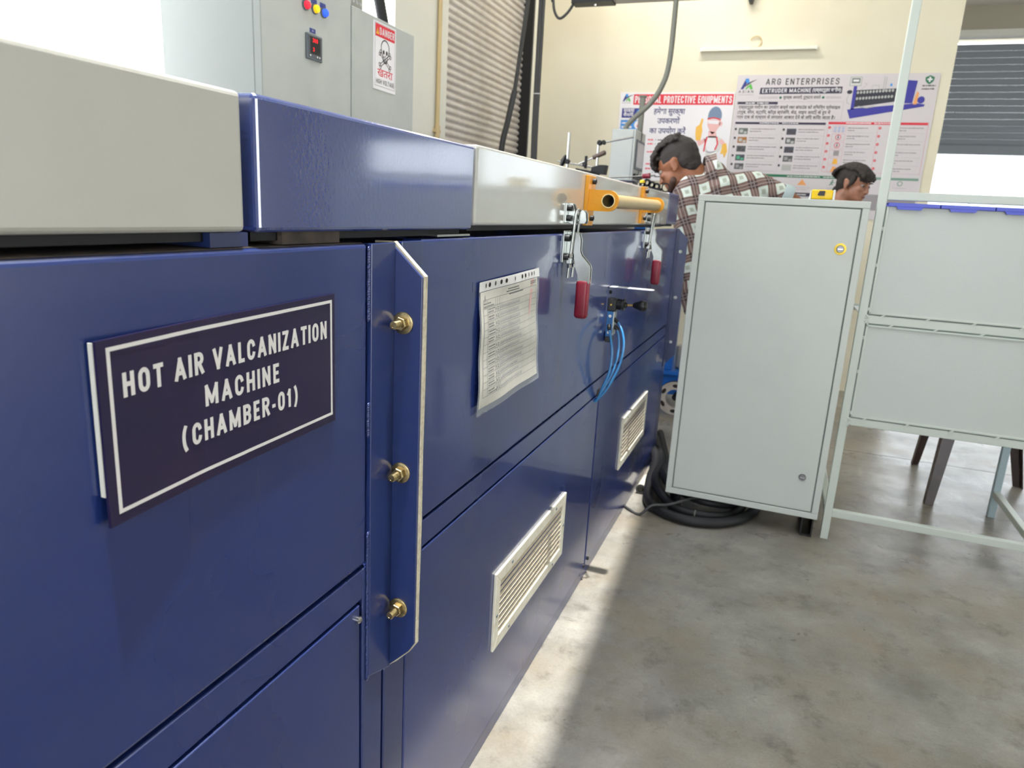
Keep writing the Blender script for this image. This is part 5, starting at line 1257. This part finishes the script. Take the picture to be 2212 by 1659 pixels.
# ================================================================== people
def skinned(mb, name, m, parent, voxel=.007, smooth=5, fac=.5):
    """one continuous surface from overlapping volumes"""
    o = mb.build(name, m, parent)
    r = o.modifiers.new('r', 'REMESH'); r.mode = 'VOXEL'; r.voxel_size = voxel; r.use_smooth_shade = True
    s = o.modifiers.new('s', 'SMOOTH'); s.factor = fac; s.iterations = smooth
    me = bpy.data.meshes.new_from_object(o.evaluated_get(bpy.context.evaluated_depsgraph_get()))
    old = o.data; o.modifiers.clear(); o.data = me; bpy.data.meshes.remove(old); me.name = name
    return o
def frame(fwd, up):
    f = Vector(fwd).normalized(); u = Vector(up); u = (u-f*u.dot(f)).normalized(); l = u.cross(f)
    return Matrix((f, l, u)).transposed()        # columns: forward, left, up
def head_volumes(mb, c, R, s=1.0):
    """skull, jaw, nose, ears ... in a frame with x forward, y left, z up; c = centre between the ears"""
    c = Vector(c); E = lambda p, r: mb.ell(c+R @ (Vector(p)*s), [k*s for k in r], R)
    E((-.012, 0, .030), (.098, .077, .088)); E((-.03, 0, .0), (.07, .068, .07))
    E((.030, 0, -.040), (.060, .058, .072)); E((.052, 0, -.075), (.038, .042, .035)); E((.068, 0, -.092), (.018, .022, .016))
    E((.077, 0, .022), (.014, .046, .014)); E((.066, .032, -.018), (.022, .02, .018)); E((.066, -.032, -.018), (.022, .02, .018))
    for q in range(5): E((.088+.0038*q, 0, .012-.011*q), (.008+.0012*q, .0065+.0012*q, .010))
    E((.100, .010, -.034), (.009, .007, .007)); E((.100, -.010, -.034), (.009, .007, .007))
    E((.082, 0, -.056), (.012, .023, .008)); E((.080, 0, -.067), (.012, .020, .008))
    for sg in (1, -1):
        E((-.010, .078*sg, -.008), (.019, .006, .030)); E((-.016, .082*sg, .010), (.013, .006, .014)); E((-.004, .078*sg, -.032), (.010, .006, .012))
def head_details(t, c, R, s, brow):
    c = Vector(c)
    for sg in (1, -1):
        e = MB().ell(c+R @ (Vector((.0745, .031*sg, .004))*s), [.012*s]*3, R, 12, 8).build('eye', 'eye_white', t, smooth=True)
        MB().ell(c+R @ (Vector((.0842, .032*sg, .003))*s), [.0045*s, .006*s, .006*s], R, 10, 6).build('iris', 'hair', e, smooth=True)
        b = MB()
        for k in range(6): b.ell(c+R @ (Vector((.089-.0016*abs(k-1), (.012+.0085*k)*sg, .022+.002*min(k, 3)))*s), [.006*s, .007*s, .0035*s], R, 8, 5)
        b.build('eyebrow', 'hair', t, smooth=True)
def hand(mb, w, d, up, s=1.0):
    """palm and five bent fingers; w wrist, d pointing direction"""
    w = Vector(w); R = frame(d, up)
    mb.ell(w+R @ Vector((.045*s, 0, 0)), (.05*s, .040*s, .016*s), R)
    for k, (y, l) in enumerate(((.030, .064), (.011, .072), (-.009, .068), (-.028, .052))):
        a = w+R @ Vector((.078*s, y*s, 0)); b = a+R @ Vector((l*.55*s, y*.1, -.012*s)); c = b+R @ Vector((l*.42*s, 0, -.022*s))
        mb.cap(a, .0095*s, b, .0088*s, 8); mb.cap(b, .0088*s, c, .0074*s, 8)
    a = w+R @ Vector((.03*s, .036*s, -.004)); b = w+R @ Vector((.06*s, .062*s, -.012*s)); c = w+R @ Vector((.085*s, .066*s, -.02*s))
    mb.cap(a, .012*s, b, .0105*s, 8); mb.cap(b, .0105*s, c, .0085*s, 8)

def worker():
    t = thing('person', 'dark-haired man in brown and white plaid shirt bending behind the grey cabinet', 'person', (.19, 3.58, 0))
    hc = Vector((-.076, 3.56, 1.372)); R = frame((-.84, .20, -.50), (-.36, .12, .93))
    chest = Vector((.120, 3.56, 1.215)); hip = Vector((.215, 3.56, .84))
    sd = Vector((.92, .32, .06)).normalized()                    # towards his right shoulder
    RS, LS = chest+sd*.165+Vector((0, 0, .075)), chest-sd*.125+Vector((0, -.01, .06))
    fw = Vector((-.32, .92, 0)).normalized()
    neck = chest+Vector((-.045, .0, .135))
    RE = Vector((.44, 3.66, 1.245)); RW = Vector((.57, 3.80, 1.17))
    LE = Vector((.005, 3.57, .985)); LW = Vector((-.02, 3.78, 1.0))
    KL, KR = Vector((.16, 3.62, .46)), Vector((.33, 3.60, .46)); AL, AR = Vector((.155, 3.56, .07)), Vector((.34, 3.55, .07))
    HL, HR = hip+Vector((-.075, .0, -.02)), hip+Vector((.085, .0, -.02))
    b = MB()
    head_volumes(b, hc, R)
    b.cap(neck+Vector((.0, 0, -.06)), .05, hc+R @ Vector((-.035, 0, -.055)), .055)
    b.cap(neck+Vector((.0, 0, -.06)), .05, hc+R @ Vector((-.045, 0, -.02)), .05)
    b.cap(chest, .07, hip, .08); b.cap(LS, .045, RS, .045)
    for S, E, Wr in ((RS, RE, RW), (LS, LE, LW)):
        b.cap(S, .047, E, .039); b.cap(E, .038, Wr, .026)
        hand(b, Wr, (Wr-E).normalized()+Vector((0, .1, -.15)), (0, 0, 1))
    for H, K, A in ((HL, KL, AL), (HR, KR, AR)): b.cap(H, .075, K, .052); b.cap(K, .05, A, .036)
    for A in (AL, AR): b.cap(A+Vector((0, -.02, -.04)), .032, A+Vector((-.03, .14, -.042)), .026)
    skinned(b, 'body', 'skin_a', t, .0055, 4)
    head_details(t, hc, R, 1.0, True)
    # shirt
    plaid_mat(tuple(Vector((.86, .28, .34)).normalized()), tuple(Vector((-.34, .1, .92)).normalized()), .084)
    s = MB()
    for k in (-.115, -.055, .0, .055, .115):
        s.cap(chest+sd*k*1.15+Vector((0, 0, .02)), .094-.10*abs(k), hip+sd*k*1.05+Vector((0, 0, -.10)), .098-.12*abs(k))
    s.cap(LS, .064, RS, .066); s.cap(chest+Vector((0, 0, .07)), .095, neck+Vector((.02, 0, -.012)), .064)
    s.cap(RS, .066, RS+(RE-RS)*.72, .056); s.cap(LS, .066, LE, .054); s.cap(LE, .052, LE+(LW-LE)*.3, .048)
    skinned(s, 'shirt', 'plaid', t, .008, 5)
    c = MB(); cu = RS+(RE-RS)*.74; ax = (RE-RS).normalized()
    c.pipe(cu, cu+ax*.045, .060, .050, 24); c.build('sleeve_cuff', 'cuff_cloth', t, bevel=.004, smooth=True)
    # collar: an open band standing round the neck
    col = MB(); ax = (hc+R @ Vector((-.05, 0, -.06))-neck).normalized(); u = ax.orthogonal().normalized(); w = ax.cross(u); n = 22
    base = neck+(hc+R @ Vector((-.05, 0, -.06))-neck)*.3+Vector((.012, -.004, 0)); vs = []
    for h, r in ((-.035, .078), (.012, .066), (.016, .069), (-.033, .088)):
        vs += [base+ax*h+(u*math.cos(6.2832*k/n)+w*math.sin(6.2832*k/n))*r for k in range(n)]
    fs = []
    for j in range(4):
        for k in range(n): fs.append((j*n+k, j*n+(k+1) % n, ((j+1) % 4)*n+(k+1) % n, ((j+1) % 4)*n+k))
    col.add(vs, fs).build('collar', 'plaid', t, smooth=True)
    j = MB()
    for H, K, A in ((HL, KL, AL), (HR, KR, AR)): j.cap(H+Vector((0, 0, .02)), .094, K, .068); j.cap(K, .066, A+Vector((0, 0, .02)), .058)
    j.cap(HL, .098, HR, .098)
    skinned(j, 'jeans', 'jeans', t, .01, 5)
    for A in (AL, AR):
        f = MB(); f.cap(A+Vector((.0, -.03, -.035)), .04, A+Vector((-.03, .15, -.042)), .033); skinned(f, 'shoe', 'shoe', t, .008, 3)
    # hair: cropped sides, curly top falling forward
    h = MB(); E = lambda p, r: h.ell(hc+R @ Vector(p), r, R)
    E((-.020, 0, .040), (.101, .081, .090)); E((-.052, 0, .004), (.062, .0755, .070)); E((-.065, 0, -.035), (.042, .060, .042))
    rnd = random.Random(3)
    for k in range(1500):
        a = rnd.uniform(-1.0, 1.0); th = rnd.uniform(-.55, 1.75)
        p = Vector((math.sin(th)*.105-.012, math.sin(a*1.15)*.078*max(.35, math.cos(th*.4)), .036+math.cos(th)*.100*math.cos(a*.9)))
        if p.z < .055 and p.x < .05: continue
        E(p*rnd.uniform(.98, 1.06), (rnd.uniform(.004, .0085),)*3)
    for k in range(40):
        E((.066+rnd.uniform(-.01, .024), rnd.uniform(-.055, .055), .084+rnd.uniform(-.026, .014)), (rnd.uniform(.008, .013),)*3)
    skinned(h, 'hair', 'hair', t, .003, 1, .3)
    bd = MB()
    for q in range(3, 9):
        f = q/8; x = .002+.072*f; y = .0635-.050*f**1.6; z = -.035-.062*f**.75
        for sg in (1, -1): bd.ell(hc+R @ Vector((x, y*sg, z)), (.018, .012, .020-.002*f), R, 10, 6)
    bd.ell(hc+R @ Vector((.066, 0, -.092)), (.024, .028, .022), R); bd.ell(hc+R @ Vector((.086, 0, -.048)), (.011, .024, .005), R)
    skinned(bd, 'beard', 'stubble', t, .005, 2)
worker()

def second_person():
    t = thing('person', 'young man with black hair in profile, only his head showing above the cabinet', 'person', (.6, 4.52, 0))
    s = .87; R = frame((.80, -.56, -.22), (.20, -.08, .97)); hc = Vector((.713, 4.42, 1.364))-R @ (Vector((-.010, -.078, -.008))*s)
    chest = Vector((.63, 4.52, 1.10)); hip = Vector((.52, 4.54, .80)); neck = chest+Vector((.045, -.01, .12))
    LS, RS = chest+Vector((.02, .16, .06)), chest+Vector((.0, -.16, .06))
    b = MB(); head_volumes(b, hc, R, s)
    b.cap(neck+Vector((-.02, 0, -.05)), .058, hc+R @ Vector((-.03, 0, -.05)), .052)
    b.cap(chest, .08, hip, .09); b.cap(LS, .045, RS, .045)
    for S in (LS, RS):
        E_ = S+Vector((-.02, 0, -.25)); Wr = E_+Vector((.06, .0, -.21)); b.cap(S, .045, E_, .037); b.cap(E_, .036, Wr, .025); hand(b, Wr, (.1, 0, -1), (1, 0, 0), .9)
    for sg in (-.08, .08):
        H = hip+Vector((0, sg, -.02)); K = Vector((.55, 4.54+sg, .44)); A = Vector((.52, 4.54+sg, .07))
        b.cap(H, .07, K, .05); b.cap(K, .048, A, .034); b.cap(A+Vector((-.02, 0, -.04)), .03, A+Vector((.13, 0, -.042)), .025)
    skinned(b, 'body', 'skin_b', t, .0055, 4)
    head_details(t, hc, R, s, True)
    sh = MB(); sh.cap(chest, .128, hip+Vector((0, 0, -.06)), .13); sh.cap(LS, .062, RS, .062); sh.cap(chest+Vector((.0, 0, .06)), .09, neck+Vector((-.012, 0, -.035)), .068)
    for k in (.07, -.07): sh.cap(chest+Vector((0, k, 0)), .105, hip+Vector((0, k, -.06)), .10)
    for S in (LS, RS): sh.cap(S, .062, S+Vector((-.01, 0, -.16)), .056)
    skinned(sh, 'shirt', 'black_cloth', t, .009, 5)
    j = MB()
    for sg in (-.08, .08): j.cap(hip+Vector((0, sg, 0)), .09, Vector((.55, 4.54+sg, .44)), .065); j.cap(Vector((.55, 4.54+sg, .44)), .063, Vector((.52, 4.54+sg, .09)), .055)
    skinned(j, 'trousers', 'trouser_dark', t, .01, 5)
    for sg in (-.08, .08):
        f = MB(); f.cap(Vector((.50, 4.54+sg, .036)), .036, Vector((.65, 4.54+sg, .032)), .031); skinned(f, 'shoe', 'shoe', t, .008, 3)
    h = MB(); E = lambda p, r: h.ell(hc+R @ (Vector(p)*s), [k*s for k in r], R)
    E((-.024, 0, .036), (.102, .083, .088)); E((-.056, 0, -.002), (.058, .077, .076)); E((-.070, 0, -.050), (.034, .058, .048))
    rnd = random.Random(11)
    for k in range(520):
        a = rnd.uniform(-1.2, 1.2); th = rnd.uniform(-1.9, 1.5)
        p = Vector((math.sin(th)*.104-.02, math.sin(a)*.080, .036+math.cos(th)*.086*math.cos(a*.8)))
        if p.x > .03 and p.z < .05: continue
        if p.z < -.01 and p.x > -.03: continue
        E(p, (rnd.uniform(.007, .013), rnd.uniform(.006, .010), rnd.uniform(.008, .014)))
    for k in range(60):     # fringe hanging over the brow
        y = rnd.uniform(-.06, .06); x = .070+rnd.uniform(0, .034)-abs(y)*.3; z = .080-rnd.uniform(0, .042)
        E((x, y, z), (.009, .008, .015))
    for k in range(26):     # hair over the nape and in front of the ear
        E((-.085+rnd.uniform(-.012, .02), rnd.uniform(-.06, .06), -.04-rnd.uniform(0, .065)), (.011, .010, .018))
        E((.022+rnd.uniform(-.008, .012), rnd.choice((-1, 1))*.074, .040-rnd.uniform(0, .05)), (.009, .007, .014))
    skinned(h, 'hair', 'hair', t, .0045, 1, .4)
    MB().ell(hc+R @ (Vector((.088, 0, -.0615))*s), (.008, .017, .007), R).build('lips', 'lip', t, smooth=True)
second_person()
